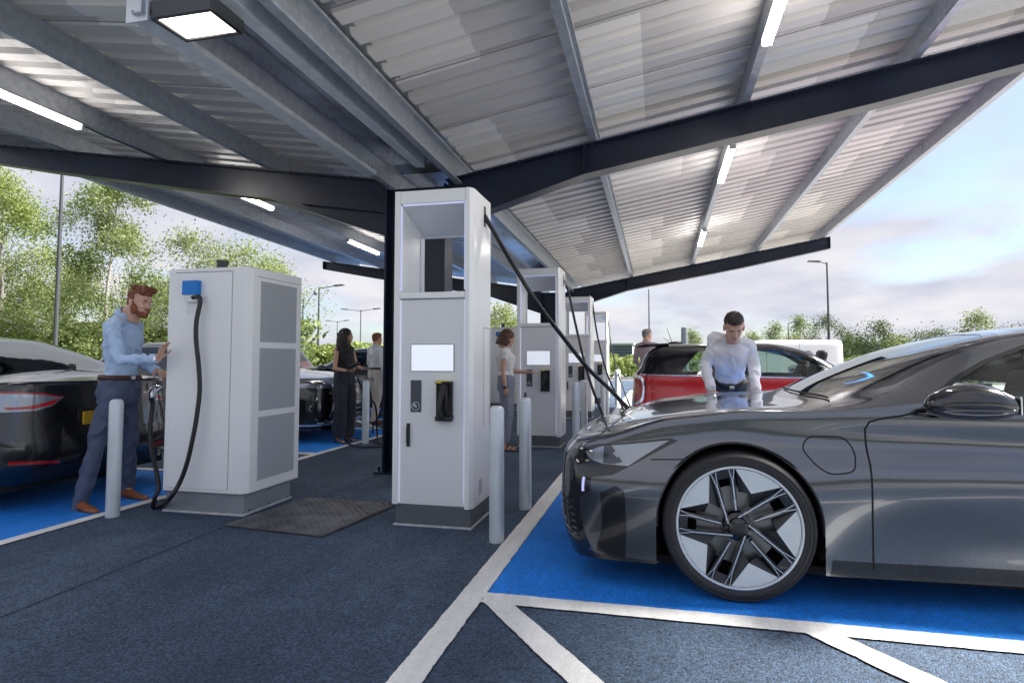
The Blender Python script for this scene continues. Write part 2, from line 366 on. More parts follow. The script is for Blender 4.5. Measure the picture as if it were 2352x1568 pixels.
sheet('far_markings', [[(-140, 44.4), (140, 44.4), (140, 44.6), (-140, 44.6)]]+[[(4.6, 30.2-i*2.6), (9.8, 30.2-i*2.6), (9.8, 30.3-i*2.6), (4.6, 30.3-i*2.6)] for i in range(7)], M['line_white'], .006)
# thin expansion joint in the surfacing
sheet('surface_joint', [[(-2.86, 4.95), (-2.85, 4.95), (-2.83, 12), (-2.84, 12)], [(-3.075, 3.93), (-3.068, 3.93), (-3.0, 1.5), (-3.008, 1.5)]], mat('joint', (.012, .014, .02), .9), .003, jag=.004)
# iron service cover
cov = thing('service_cover', 'rusty chequered steel service cover set flush between cabinet and charger', 'cover', (-2.62, 4.35, 0))
mb = MB(); px = [(-3.075, 3.96), (-2.25, 3.87), (-2.13, 4.83), (-2.99, 4.86)]; q = [(a+2.62, b-4.35) for a, b in px]
mb.prism(q, 'z', .001, .012)
for i in range(26):
    for j in range(28):
        u, v = (i+.5)/26, (j+.5)/28
        x = (q[0][0]*(1-u)+q[1][0]*u)*(1-v)+(q[3][0]*(1-u)+q[2][0]*u)*v; y = (q[0][1]*(1-u)+q[1][1]*u)*(1-v)+(q[3][1]*(1-u)+q[2][1]*u)*v
        an = R(45 if (i+j) % 2 else -45); rt_ = Matrix.Rotation(an, 3, 'Z')
        mb.box((x-.015, y-.0045, .0125), (x+.015, y+.0045, .0185), rot=rt_)
mb.build('chequer_plate', M['iron_plate'], cov)
mb = MB()
for i in range(4):
    a, b = Vector((*q[i], 0)), Vector((*q[(i+1) % 4], 0)); n_ = Vector(((b-a).y, -(b-a).x, 0)).normalized()*.016
    mb.add([a+Vector((0, 0, .009)), b+Vector((0, 0, .009)), b+n_+Vector((0, 0, .009)), a+n_+Vector((0, 0, .009))], [(0, 1, 2, 3)])
mb.build('frame', M['rust'], cov)
# ------------------------------------------------------------------ canopy
XC = -2.45; Y1, Y2 = 6.1, 15.2; YA, YB = 2.45, 16.75
SL = .022
def armtop(x, y):
    z = 3.14+.178*(x+2.04) if x > XC else 3.16+.153*(-2.88-x)
    return z-SL*(y-Y1)
canopy = thing('canopy', 'butterfly canopy of navy steel arms, galvanised purlins and grey corrugated sheets over the charging bays', 'canopy', (XC, Y1, 0))
def cb(mb, name, m, **k):
    mb.v = [(a-XC, b-Y1, c) for a, b, c in mb.v]; return mb.build(name, m, canopy, **k)
def ibeam(yc, side, xs, tops, bots):
    mb = MB(); tf = .014; hw = .1
    for i in range(len(xs)-1):
        xa, xb = xs[i], xs[i+1]
        def quad(za0, za1, zb0, zb1, y0, y1):
            vs = [(xa, y0, za0), (xb, y0, zb0), (xb, y1, zb0), (xa, y1, za0), (xa, y0, za1), (xb, y0, zb1), (xb, y1, zb1), (xa, y1, za1)]
            mb.add(vs, [(0, 3, 2, 1), (4, 5, 6, 7), (0, 1, 5, 4), (1, 2, 6, 5), (2, 3, 7, 6), (3, 0, 4, 7)])
        quad(tops[i]-tf, tops[i], tops[i+1]-tf, tops[i+1], yc-hw, yc+hw)
        quad(bots[i], bots[i]+tf, bots[i+1], bots[i+1]+tf, yc-hw, yc+hw)
        quad(bots[i]+tf, tops[i]-tf, bots[i+1]+tf, tops[i+1]-tf, yc-.008, yc+.008)
    xe = xs[-1]; mb.box((min(xe, xe+.012*side), yc-hw, bots[-1]), (max(xe, xe+.012*side), yc+hw, tops[-1]))
    for sx, j in ((.33, 0), (.66, 0)):
        pass
    return mb
for yc in (Y1, Y2):
    y = yc+.1
    col = MB(); xl, xr = -2.86, -2.17; tf = .02
    zt = armtop(-2.45, y)-.02
    col.box((xl, yc, 0.02), (xl+tf, yc+.25, zt)); col.box((xr-tf, yc, .02), (xr, yc+.25, zt)); col.box((xl+tf, yc+.11, .02), (xr-tf, yc+.13, zt))
    col.box((xl-.08, yc-.04, 0), (xr+.08, yc+.29, .02))
    for bx in (xl-.04, xr+.04):
        for by in (yc+.02, yc+.23): col.cyl((bx, by, .02), (bx, by, .07), .016, n=6)
    cb(col, 'column', M['navy_steel'])
    # rainwater pipe inside the column web
    pp = MB(); pp.tube([(xl+.12, yc+.06, .05), (xl+.12, yc+.06, 2.5)], .04, 12); cb(pp, 'downpipe', M['trim_matte'], smooth=True)
    dz = -SL*(yc-Y1)
    xs = [-2.17, -1.68, -.70, .8, 2.0, 3.86]; tops = [armtop(x, y) for x in xs]; bots = [2.60+dz, 2.767+dz]+[armtop(x, y)-.31 for x in xs[2:5]]+[armtop(3.86, y)-.27]
    cb(ibeam(y, 1, xs, tops, bots), 'arm', M['navy_steel'])
    xs = [-2.86, -4.28, -6.0, -7.4, -8.95]; tops = [armtop(x, y) for x in xs]; bots = [2.54+dz, armtop(-4.28, y)-.34, armtop(-6, y)-.31, armtop(-7.4, y)-.28, armtop(-8.95, y)-.22]
    cb(ibeam(y, -1, xs, tops, bots), 'arm', M['navy_steel'])
    # straight bottom flange of the arm above the haunch, stiffeners and bolts
    st = MB()
    st.box((-3.9, y-.09, armtop(-3.4, y)-.36), (-2.86, y+.09, armtop(-3.4, y)-.345), rot=Matrix.Rotation(R(8.7), 3, 'Y'))
    for x in (-.70,): st.box((x-.006, y-.095, armtop(x, y)-.31), (x+.006, y+.095, armtop(x, y)-.016))
    for x in np.arange(-8.6, 3.8, .38):
        if -2.9 < x < -2.1: continue
        st.cyl((x, y-.07, armtop(x, y)-.03), (x, y-.07, armtop(x, y)+.012), .011, n=6)
    cb(st, 'stiffener', M['navy_steel'])
purl = [-2.05, -.6, .85, 2.3, 3.72, -2.85, -4.3, -5.75, -7.2, -8.65]
for i, x in enumerate(purl):
    right = x > XC; y0, y1 = (2.8, Y2+1.1) if abs(x-XC) < .5 else (YA, Y2+(1.6 if i % 2 else 1.1))
    h = .25 if abs(x-XC) < .5 else .205; b = .07; t = .006
    s = 1 if right else -1
    # C section: web towards the column, flanges pointing outwards, lips
    prof = [(0, 0), (b, 0), (b, .022), (b-t, .022), (b-t, t), (t, t), (t, h-t), (b-t, h-t), (b-t, h-.022), (b, h-.022), (b, h), (0, h)]
    mb = MB(); n = len(prof)
    za, zb = armtop(x, y0)+.003, armtop(x, y1)+.003
    if abs(x-XC) < .5: za -= .06; zb -= .06
    vs = [(x-s*b/2+s*px_, y0, za+pz) for px_, pz in prof]+[(x-s*b/2+s*px_, y1, zb+pz) for px_, pz in prof]
    mb.add(vs, [tuple(range(n)), tuple(range(n, 2*n))]+[(k, (k+1) % n, n+(k+1) % n, n+k) for k in range(n)])
    # splice plate with bolts
    for ys in ((9.4 if i % 2 else 10.1), (5.3 if i % 2 else 13.3)):
        zz = armtop(x, ys)+.003-(.06 if abs(x-XC) < .5 else 0)
        xx = x-s*(b/2+.004)
        mb.box((min(xx, xx+s*.004)-.001, ys-.45, zz+.012), (max(xx, xx+s*.004)+.001, ys+.45, zz+h-.012), rot=Matrix.Rotation(-math.atan(SL), 3, 'X'))
        for q_ in (-.38, -.3, .3, .38, -.1, .1):
            for zq in (.05, h-.05): mb.cyl((xx-.012, ys+q_, zz+zq-SL*q_), (xx+.012, ys+q_, zz+zq-SL*q_), .013, n=6)
    mb.v = [(a-XC, b_-Y1, c) for a, b_, c in mb.v]
    mb.build('purlin', M['galv'], canopy)
# corrugated sheets
def roof(x0, x1):
    mb = MB(); per = .25; dp = .058
    prof = []; y = YA
    while y < YB:
        prof += [(y, 0), (y+.135, 0), (y+.165, dp), (y+.22, dp)]; y += per
    prof = [p for p in prof if p[0] <= YB]
    for j in range(len(prof)-1):
        (ya, da), (yb, db) = prof[j], prof[j+1]
        k_ = int((ya-YA)/1.0); cuts = [x0]+[x for x in (xb_ for xb_ in sorted(purl)) if x0+.5 < x < x1-.5]+[x1]
        for xa_, xz_ in zip(cuts[:-1], cuts[1:]):
            xm_ = xa_+(xz_-xa_)*random.Random(int(k_*7+xa_*10)).choice((.35, .5, .65))
            for q_, (u_, v_) in enumerate(((xa_, xm_), (xm_, xz_))):
                vs = [(xx, yy, armtop(xx, yy)+.212+dd) for xx in (u_, v_) for yy, dd in ((ya, da), (yb, db))]
                mb.add(vs, [(0, 1, 3, 2)], 2 if (q_ == 0) == (x0 > XC) and random.Random(int(k_*3+xa_*31)).random() < .75 else 0)  # paler patches paint reflected light onto parts of the sheets
    # lap seams between sheets
    y = YA+1.0-.06
    while y < YB:
        vs = [(xx, yy, armtop(xx, yy)+.2085) for xx in (x0, x1) for yy in (y, y+.010)]
        mb.add(vs, [(0, 1, 3, 2)], 1); y += 1.0
    mb.v = [(a-XC, b-Y1, c) for a, b, c in mb.v]
    me = bpy.data.meshes.new('roof_sheet'); me.from_pydata(mb.v, [], mb.f); me.materials.append(M['roof']); me.materials.append(M['groove']); me.materials.append(M['roof_bounce_lit']); me.polygons.foreach_set('material_index', mb.m)
    o = bpy.data.objects.new('roof_sheet', me); link(o, canopy)
    sd = o.modifiers.new('thickness', 'SOLIDIFY'); sd.thickness = .002; sd.offset = 1
mat('roof', (.50, .48, .465), .5, var=(.9, .06, (.3, 2, 1))); mat('roof_bounce_lit', (.68, .655, .625), .5, var=(.9, .04, (.3, 2, 1)))
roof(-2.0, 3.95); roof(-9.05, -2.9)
# eaves trims, valley gutter and its soffit pan
mb = MB()
for ya, yb in ((2.85, Y1-.02), (Y1+.3, Y2-.02), (Y2+.3, Y2+1.1)):
    z0, z1 = 3.30-SL*(ya-Y1), 3.30-SL*(yb-Y1)
    vs = [(-2.80, ya, z0), (-2.10, ya, z0), (-2.10, yb, z1), (-2.80, yb, z1)]; vs += [(a, b, c+.01) for a, b, c in vs]
    mb.add(vs, [(0, 3, 2, 1), (4, 5, 6, 7), (0, 1, 5, 4), (1, 2, 6, 5), (2, 3, 7, 6), (3, 0, 4, 7)])
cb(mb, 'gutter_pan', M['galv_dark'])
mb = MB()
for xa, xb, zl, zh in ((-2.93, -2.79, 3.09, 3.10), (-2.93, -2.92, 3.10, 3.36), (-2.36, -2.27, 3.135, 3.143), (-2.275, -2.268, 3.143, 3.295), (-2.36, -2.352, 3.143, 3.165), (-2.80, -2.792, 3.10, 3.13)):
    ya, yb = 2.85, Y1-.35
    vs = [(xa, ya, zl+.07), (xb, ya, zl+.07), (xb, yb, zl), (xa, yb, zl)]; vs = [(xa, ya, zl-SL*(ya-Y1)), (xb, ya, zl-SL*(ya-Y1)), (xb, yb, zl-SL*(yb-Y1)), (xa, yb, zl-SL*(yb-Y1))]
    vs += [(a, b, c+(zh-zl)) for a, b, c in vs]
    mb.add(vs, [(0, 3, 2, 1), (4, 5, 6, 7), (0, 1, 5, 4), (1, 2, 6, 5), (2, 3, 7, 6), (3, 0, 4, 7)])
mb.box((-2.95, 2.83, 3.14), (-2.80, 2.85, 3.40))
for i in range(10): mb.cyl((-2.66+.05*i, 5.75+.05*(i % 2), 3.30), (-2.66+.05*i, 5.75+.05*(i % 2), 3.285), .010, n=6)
cb(mb, 'gutter_rail', M['galv_lip_lit'])  # brighter metal paints in the light these lips catch
mb = MB()
mb.add([(-2.95, 2.8, 3.47), (-1.95, 2.8, 3.47), (-1.95, YB, 3.47-SL*13), (-2.95, YB, 3.47-SL*13)], [(0, 1, 2, 3)]); cb(mb, 'gutter', M['galv'])
# linear lamps on the purlins, flood light in the tray
def strip(x, y, ln=1.32, z=None, lab=''):
    zz = armtop(x, y)-.045
    t = thing('linear_lamp', lab, 'lamp', (x, y, zz), 0, 'linear LED lamps under the purlins')
    t.rotation_euler = (-math.atan(SL), 0, 0)
    b = MB(); b.box((-.035, -ln/2, .0305), (.035, ln/2, .045)); b.box((-.02, -ln/2+.2, .045), (.02, -ln/2+.24, .05)); b.build('housing', M['lamp_body'], t, bevel=.004)
    g = MB(); g.prism([(-.036, .030), (-.034, -.012), (0, -.022), (.034, -.012), (.036, .030)], 'y', -ln/2+.01, ln/2-.01); g.build('diffuser', M['lamp_glow'], t)
    c_ = MB(); c_.box((-.037, -ln/2-.012, -.024), (.037, -ln/2+.012, .04)); c_.box((-.037, ln/2-.012, -.024), (.037, ln/2+.012, .04)); c_.build('end_cap', M['lamp_body'], t, bevel=.004)
for x, y, lab in ((.85, 4.28, 'bright linear lamp at the top edge, nearest on the right side of the canopy'), (.85, 7.85, 'lit linear lamp just behind the long dark right arm'), (.85, 12.1, 'short-looking lit lamp near the far arm on the right side'),
               (-5.75, 4.35, 'lit linear lamp at the left edge above the near left arm'), (-5.75, 7.6, 'lit linear lamp seen under the near left arm above the trees'), (-5.75, 11.3, 'lit linear lamp end showing beside the dark column')):
    strip(x, y, lab=lab)
fl = thing('flood_light', 'warm lit square flood light at the near end of the gutter tray', 'lamp', (-2.55, 2.93, 3.12))
b = MB(); b.box((-.2, -.14, .03), (.2, .14, .10)); b.box((-.2, -.14, 0), (.2, -.115, .03)); b.box((-.2, .115, 0), (.2, .14, .03)); b.box((-.2, -.115, 0), (-.175, .115, .03)); b.box((.175, -.115, 0), (.2, .115, .03)); b.build('housing', M['pole_dark'], fl, bevel=.006)
b = MB(); b.box((-.174, -.114, .012), (.174, .114, .028)); b.build('diffuser', M['flood_glow'], fl)
b = MB(); b.box((-.02, -.02, .10), (.02, .02, .26)); b.build('bracket', M['galv'], fl)
# cable clipped under a left purlin
b = MB(); pts = [Vector((-5.72, 5.05+i*.25, armtop(-5.75, 5.05+i*.25)-.02-.012*math.sin(i*1.3)**2)) for i in range(9)]; b.tube(pts, .008, 6, sub=2); cb(b, 'conduit', M['cable'], smooth=True)
# ------------------------------------------------------------------ charging stations
def make_charger():
    t = thing('charging_station', 'x', 'charger', (-1.62, 4.25, 0), 0, 'tall white charging stations in a row')
    # local: x -.29..+.29, front y 0, back .68
    Z0, Z1 = .155, 2.47; L_, R_ = -.29, .32; D = .50
    b = MB()
    b.box((L_, 0, Z0), (L_+.045, D, Z1)); 
    b.prism([(R_-.056, 0), (R_-.022, 0), (R_, .045), (R_, D), (R_-.05, D), (R_-.05, .05), (R_-.056, .05)], 'z', Z0-.012, Z1)
    b.build('side_frame', M['white_paint'], t, bevel=.008, seg=3)
    for a_, b_ in (((L_+.046, .0, 2.372), (R_-.058, D-.01, Z1-.001)), ((L_+.046, .0, 1.66), (R_-.058, .03, 1.705)), ((L_+.046, D-.06, 1.66), (R_-.06, D, 1.72))):
        b = MB(); b.box(a_, b_); b.build('crossbar', M['white_paint'], t, bevel=.005)
    b = MB()
    b.add([(L_+.046, .032, 2.372), (R_-.052, .032, 2.372), (R_-.052, D-.03, 2.21), (L_+.046, D-.03, 2.21), (L_+.046, D-.03, 2.372), (R_-.052, D-.03, 2.372)], [(0, 1, 2, 3), (3, 2, 5, 4)])
    b.box((L_+.046, D-.03, 2.20), (R_-.052, D-.005, 2.372))
    b.box((L_+.046, .05, 1.63), (R_-.052, D-.02, 1.66))
    b.box((L_+.0455, D-.10, 1.70), (L_+.052, D-.03, 2.20))
    b.build('niche', M['niche_panel'], t)
    b = MB(); b.box((L_+.046, .022, Z0), (R_-.062, .06, 1.655)); b.box((L_+.046, .06, Z0), (R_-.052, D-.01, 1.63)); b.build('front_panel', M['white_panel'], t, bevel=.003)
    b = MB(); b.box((L_+.0462, .012, 1.72), (L_+.056, .020, 2.36)); b.box((L_+.06, .012, 2.358), (R_-.062, .02, 2.370)); b.box((R_-.066, .013, Z0+.03), (R_-.0585, .0215, 1.65)); b.box((R_-.0665, .012, 1.72), (R_-.0585, .02, 2.355)); b.build('led_strip', M['led_blue'], t)
    b = MB(); b.box((L_+.0462, .012, Z0+.01), (L_+.052, .0215, 1.65)); b.build('led_strip', M['led_white'], t)
    b = MB(); b.box((L_+.0455, .0195, 1.652), (R_-.0595, .0218, 1.658))
    b.box((R_+.0003, .30, .70), (R_+.0012, .305, 1.45)); b.box((R_+.0003, .30, 1.45), (R_+.0012, .47, 1.455)); b.box((R_+.0003, .465, .70), (R_+.0012, .47, 1.45)); b.build('panel_seam', M['groove'], t)
    s = MB(); s.box((-.157, .016, 1.122), (.178, .0222, 1.322)); so_ = s.build('screen', M['black_plastic'], t, bevel=.002)
    s = MB(); s.box((-.153, .0145, 1.126), (.174, .0158, 1.318)); s.build('display', M['screen_lit'], so_)
    r = MB(); r.box((-.157, .014, .825), (-.075, .0222, 1.058)); ro = r.build('card_reader', M['reader_grey'], t, bevel=.003)
    r = MB(); cx_, cz_ = -.116, .868
    ring = [(cx_+.030*math.cos(a), .0128, cz_+.030*math.sin(a)) for a in np.linspace(0, 2*math.pi, 25)]; r.tube(ring, .0022, 5, cap=False)
    for k in range(3):
        rr = .008+.007*k; r.tube([(cx_-.014+rr*math.cos(a), .0128, cz_-.008+rr*math.sin(a)) for a in np.linspace(-.3, 1.6, 8)], .0018, 5)
    r.prism([(cx_-.02, cz_+.012), (cx_-.006, cz_+.02), (cx_+.0, cz_+.008), (cx_-.014, cz_+.0)], 'y', .0118, .0139)
    r.build('contactless_symbol', M['symbol'], ro)
    # connector holder with the plug resting in it
    h = MB(); h.box((.048, -.028, .765), (.172, .0222, .80)); h.box((.048, -.006, .80), (.060, .0222, 1.045)); h.box((.160, -.006, .80), (.172, .0222, 1.045)); h.box((.06, .004, .80), (.16, .0222, 1.045)); h.box((.048, -.03, 1.035), (.172, .0222, 1.052))
    ho = h.build('connector_holder', M['black_plastic'], t, bevel=.004)
    h = MB(); h.box((.055, -.0305, 1.0525), (.165, .014, 1.0555)); h.box((.055, -.0325, 1.04), (.10, -.0305, 1.05)); h.build('yellow_sticker', M['yellow_tag'], ho)
    g = MB(); g.tube([(.11, .0, 1.02), (.108, -.02, .97), (.095, -.045, .90), (.09, -.05, .84), (.10, -.03, .79)], [.036, .032, .02, .021, .024], 12, sub=4); g.box((.085, -.04, .985), (.135, .0, 1.025))
    g.tube([(.13, -.03, 1.0), (.148, -.055, .93), (.135, -.05, .84)], .008, 8, sub=3)
    g.build('connector', M['trim_matte'], ho, smooth=True)
    hd = MB(); hd.box((-.186, .010, .572), (-.160, .0222, .742)); hd.box((-.183, -.004, .60), (-.163, .010, .72)); hd.build('door_handle', M['black_plastic'], t, bevel=.004)
    e = MB()
    ring = [(R_-.06, .30+.028*math.cos(a), Z1+.030+.028*math.sin(a)) for a in np.linspace(0, 2*math.pi, 21)]; e.tube(ring, .006, 8, cap=False); e.cyl((R_-.06, .30, Z1-.01), (R_-.06, .30, Z1+.006), .012)
    e.build('lifting_eye', M['chrome'], t, smooth=True)
    k = MB(); k.box((R_-.001, .30, 2.24), (R_+.004, .35, 2.40)); k.build('cable_port', M['black_plastic'], t, bevel=.002)
    k = MB(); k.box((R_+.0002, .18, .21), (R_+.002, .26, .32)); k.build('rating_plate', M['clad_pale'], t)
    p = MB(); p.box((-.275, .025, .012), (.305, .49, Z0-.002)); p.build('plinth', M['plinth_grey'], t, bevel=.006)
    p = MB(); p.box((-.285, .012, 0.001), (.315, .505, .0125)); p.build('base_mortar', M['concrete_pale'], t)
    return t
LB = ['nearest and tallest-looking white charging station in the centre, in front of the dark column',
      'second white charging station, beside the woman in the cream top',
      'third white charging station, half hidden behind the second',
      'fourth and farthest white charging station, by the far bollards']
ch0 = make_charger(); ch0['label'] = LB[0]
for k in range(1, 4):
    c = copy_tree(ch0); c.location.y = 4.25+P4*k; c['label'] = LB[k]
# charging cables, each hanging from its station to a car
def cable(pts, r, label, name='charging_cable', sub=6, group='charging cables'):
    p0 = Vector(pts[0]); mb = MB(); mb.tube([Vector(p)-p0 for p in pts], r, 10, sub=sub)
    o = mb.build(name, M['cable'], None, smooth=True, loc=p0); tag(o, label, 'cable', group); return o
A = at
cable([(-1.305, 4.575, 2.33), (-1.27, 4.59, 2.27), A(1180, 610, X=-1.14), A(1230, 690, X=-.98), A(1290, 770, X=-.80), A(1350, 845, X=-.60), A(1400, 893, X=-.42), A(1437, 932, X=-.27), A(1462, 955, X=-.18)], .0185, 'thick black cable slanting from the nearest charging station to the grey car bonnet')
cable([(-1.305, 8.70, 2.33), A(1305, 668, X=-1.28), A(1322, 745, X=-1.16), A(1342, 830, X=-1.0), A(1360, 890, X=-.87), A(1385, 955, X=-.72), A(1405, 1010, X=-.6)], .0185, 'black cable hanging from the second charging station')
cable([(-1.305, 12.83, 2.33), A(1372, 770, X=-1.2), A(1392, 850, X=-1.0), A(1415, 905, X=-.83), A(1442, 960, X=-.6)], .0185, 'thin-looking black cable hanging from the third charging station')
cable([(-1.305, 16.96, 2.33), A(1404, 795, X=-1.2), A(1421, 862, X=-1.0), A(1442, 920, X=-.7), A(1460, 960, X=-.5)], .0185, 'farthest black cable, hanging from the fourth charging station')
# power cabinet
def make_cabinet():
    t = thing('power_cabinet', 'x', 'cabinet', (-3.49, 4.2, 0), 0, 'white power cabinets')
    X0, X1, D = -.385, .385, .72
    b = MB(); ch = .045
    b.prism([(X0, ch), (X0+ch*.4, 0), (X1-ch, 0), (X1, ch), (X1, D), (X0, D)], 'z', .168, 1.94); b.build('housing', M['white_paint'], t, bevel=.006, seg=3)
    p = MB(); p.box((X0+.055, -.006, .195), (X1-.16, .012, 1.905)); dr = p.build('door', M['white_paint'], t, bevel=.003)
    p = MB(); p.box((-.19, -.0085, 1.575), (-.055, -.0055, 1.75)); p.build('cable_recess', M['white_panel'], dr)
    p = MB(); p.prism([(-.19, 1.70), (-.055, 1.70), (-.065, 1.745), (-.18, 1.745)], 'y', -.05, -.008); p.prism([(-.19, 1.72), (-.18, 1.665), (-.065, 1.665), (-.055, 1.72)], 'y', -.045, -.008); p.build('cable_hood', M['white_panel'], dr, bevel=.003)
    p = MB(); p.box((-.192, -.058, 1.722), (-.052, -.0095, 1.835)); p.build('blue_cap', M['tag_blue'], dr, bevel=.003)
    for z0, z1 in ((.25, .75), (.80, 1.30), (1.35, 1.84)):
        g = MB(); g.box((X1-.002, .14, z0), (X1+.0035, .64, z1)); go = g.build('vent', M['vent_grey'], t)
        g = MB()
        for i in range(24):
            y = .15+.48*(i+.5)/24; g.box((X1+.0036, y-.003, z0+.01), (X1+.0055, y+.003, z1-.01))
        g.build('vent_ribs', M['vent_rib'], go)
    p = MB(); p.box((X1+.0002, .09, 1.868), (X1+.0012, .68, 1.872)); p.box((X0+.09, -.0075, 1.905), (X1-.16, .002, 1.909)); p.box((X1-.158, -.0005, .2), (X1-.154, .003, 1.905)); p.build('panel_seam', M['groove'], t)
    p = MB(); p.box((-.36, .03, .014), (.35, .655, .167)); p.build('plinth', M['plinth_light'], t, bevel=.006)
    p = MB(); p.box((-.375, .012, .001), (.36, .67, .0145)); p.build('base_mortar', M['concrete_pale'], t)
    p = MB(); p.cyl((-.11, .30, 1.94), (-.11, .30, 2.045), .045, n=20); p.cyl((-.11, .30, 2.03), (-.11, .30, 2.048), .05, n=20); p.build('vent_cap', M['pole_dark'], t, smooth=False)
    p = MB()
    for z in (.03, .14):
        for y in (.1, .35, .6): p.box((.3505, y-.012, z-.004), (.353, y+.012, z+.004))
    p.build('fixing', M['chrome'], t)
    return t
mat('vent_grey', (.40, .42, .44), .55); mat('vent_rib', (.44, .46, .48), .5); mat('plinth_light', (.24, .26, .28), .6, var=(4, .1))
cab = make_cabinet(); cab['label'] = 'large white power cabinet with a blue cap, beside the bearded man'
c = copy_tree(cab); c.location = (-3.49, 14.0, 0); c['label'] = 'distant power cabinet behind the woman in the cream top'
S = .42; zz = lambda x, y: (x*S, 602+y*S)
pts = [(-3.59, 4.155, 1.70)]
for (x, y, Y) in ((1095, 200, 4.15), (1075, 320, 4.14), (1072, 420, 4.14), (1086, 560, 4.14), (1092, 700, 4.14), (1075, 850, 4.13), (1055, 960, 4.12), (1025, 1090, 4.11), (985, 1200, 4.10), (930, 1290, 4.08)):
    pts.append(A(*zz(x, y), Y=Y))
q = A(*zz(880, 1335), Z=.02); pts.append(q); q = A(*zz(838, 1338), Z=.02); pts.append(q)
for (x, y, Y) in ((848, 1285, 4.22), (868, 1235, 4.25), (855, 1140, 4.3), (828, 1030, 4.36), (822, 900, 4.4), (835, 790, 4.45), (832, 735, 4.5)): pts.append(A(*zz(x, y), Y=Y))
cable(pts, .0175, 'black cable drooping down the front of the white power cabinet to the ground')
pl = MB(); p0 = A(*zz(832, 742), Y=4.5)
pl.tube([(0, 0, -.03), (0, 0, .03), (-.01, .03, .07), (-.02, .09, .08)], [.022, .03, .034, .03], 12, sub=3); o = pl.build('charging_plug', M['chrome'], None, smooth=True, loc=p0); tag(o, 'silver and black charging plug pushed in beside the bearded man', 'plug')
# bollards
b0 = MB(); b0.lathe([(0, .9), (.03, .898), (.044, .885), (.05, .865), (.05, 0)], (0, 0, 0), n=32)
m0 = b0.build('bollard', M['bollard'], None, smooth=True, loc=(-4.115, 3.99, 0))
tag(m0, 'grey steel bollard in front of the bearded man', 'bollard', 'round grey steel bollards')
for (x, y, lab) in ((-1.06, 4.04, 'nearest bollard, right beside the first charging station'), (-1.06, 4.955, 'second bollard to the right of the first charging station'), (-4.09, 8.17, 'pale bollard beside the woman in the black jumpsuit'),
             (-1.06, 8.17, 'bollard standing left of a close pair, beside the second charging station'), (-1.06, 9.08, 'bollard right of a close pair, beside the second charging station'),
             (-1.06, 12.30, 'dull bollard behind the slanting cable, near the third charging station'), (-1.06, 13.21, 'slim distant bollard near the third charging station'),
             (-1.06, 16.43, 'farther distant bollard before the fourth charging station'), (-1.06, 17.34, 'farthest distant bollard by the fourth charging station')):
    c = m0.copy(); C.objects.link(c); c.location = (x, y, 0); c['label'] = lab
# ------------------------------------------------------------------ cars
def nspline(x, y, xq):
    'natural cubic spline, y may be (n,k)'
    x = np.asarray(x, float); y = np.asarray(y, float); n = len(x); h = np.diff(x); A_ = np.zeros((n, n)); A_[0, 0] = A_[-1, -1] = 1
    b = np.zeros((n,)+y.shape[1:])
    for i in range(1, n-1):
        A_[i, i-1] = h[i-1]; A_[i, i] = 2*(h[i-1]+h[i]); A_[i, i+1] = h[i]; b[i] = 6*((y[i+1]-y[i])/h[i]-(y[i]-y[i-1])/h[i-1])
    m_ = np.linalg.solve(A_, b.reshape(n, -1)).reshape(b.shape); k = np.clip(np.searchsorted(x, xq)-1, 0, n-2); t = xq-x[k]; hk = h[k]
    sh = (-1,)+(1,)*(y.ndim-1); t = t.reshape(sh); hk = hk.reshape(sh)
    a0 = y[k]; c = m_[k]/2; d_ = (m_[k+1]-m_[k])/(6*hk); b1 = (y[k+1]-y[k])/hk-hk*(2*m_[k]+m_[k+1])/6
    return a0+b1*t+c*t**2+d_*t**3
def pw(tab):
    xs, ys = zip(*tab); return lambda x: float(np.interp(x, xs, ys))

def shell(L_, W, zt, zb, zs, wr, wb, zlow=.16, zface=None, face_r=None, kf=1.0, kr=1.0, full=None, stations=None):
    '''smooth half surface of a car body; x from nose 0 to tail L_.
    zt centre line height, zb belt height, wr roof half width, wb belt half width as share of W.'''
    plan = [(0, 0), (.012, .40), (.05, .70), (.15, .90), (.34, .975), (.60, 1.0)]
    xs = [(-1, p, q) for p, q in plan] 
    mids = stations or list(np.arange(.85, L_-.84, .21))
    rows = []
    kk = np.array([.06, .012, 0, .01, .03, .09, .17, .28, .38, .48, .58])
    yt = [.985, 1, 1, .99, .965, .93]
    def row(x, wfrac, end, e):
        # e: 0..1 how far this station is into the nose or tail cap
        out = []
        shift = e
        for v in range(11):
            k = (kf if end < 0 else kr)
            off = (kk[v]*shift*(k if v > 4 else 1)) if end else 0
            X = x+off if end < 0 else (L_-x-off if end > 0 else x)
            X = max(0, min(L_, X))
            zf = zs(X)
            h = zt(X)-zb(X); w_ = W*wfrac; b_ = wb(X)
            if v <= 5:
                y = w_*(yt[v] if v < 5 else 1)*([1, 1, 1, 1, .5*(1+b_)+.01, b_][v])
                z = [zlow if not full else zlow, zf[0], zf[1], zf[2], zf[3], zb(X)][v]
            else:
                g = min(1, max(0, (h-.06)/.22))
                yh = [.88, .72, .50, .26, 0][v-6]*b_*w_
                w5, w6 = b_*w_, wr(X)*wfrac**.5
                yg = [w5-.42*(w5-w6), w6+.10*(w5-w6), w6*.80, w6*.42, 0][v-6]
                y = yh*(1-g)+yg*g
                fh = [.42, .68, .86, .96, 1][v-6]; fg = [.44, .80, .955, .99, 1][v-6]
                z = zb(X)+h*(fh*(1-g)+fg*g)
            out.append((X, y, z))
        return out
    es = [1, .93, .78, .55, .30, .12]
    for (p, q), e in zip(plan, es): rows.append(row(p, q, -1, e))
    for x in mids: rows.append(row(x, 1, 0, 0))
    for (p, q), e in list(zip(plan, es))[::-1]: rows.append(row(p, q, 1, e))
    return np.array(rows)
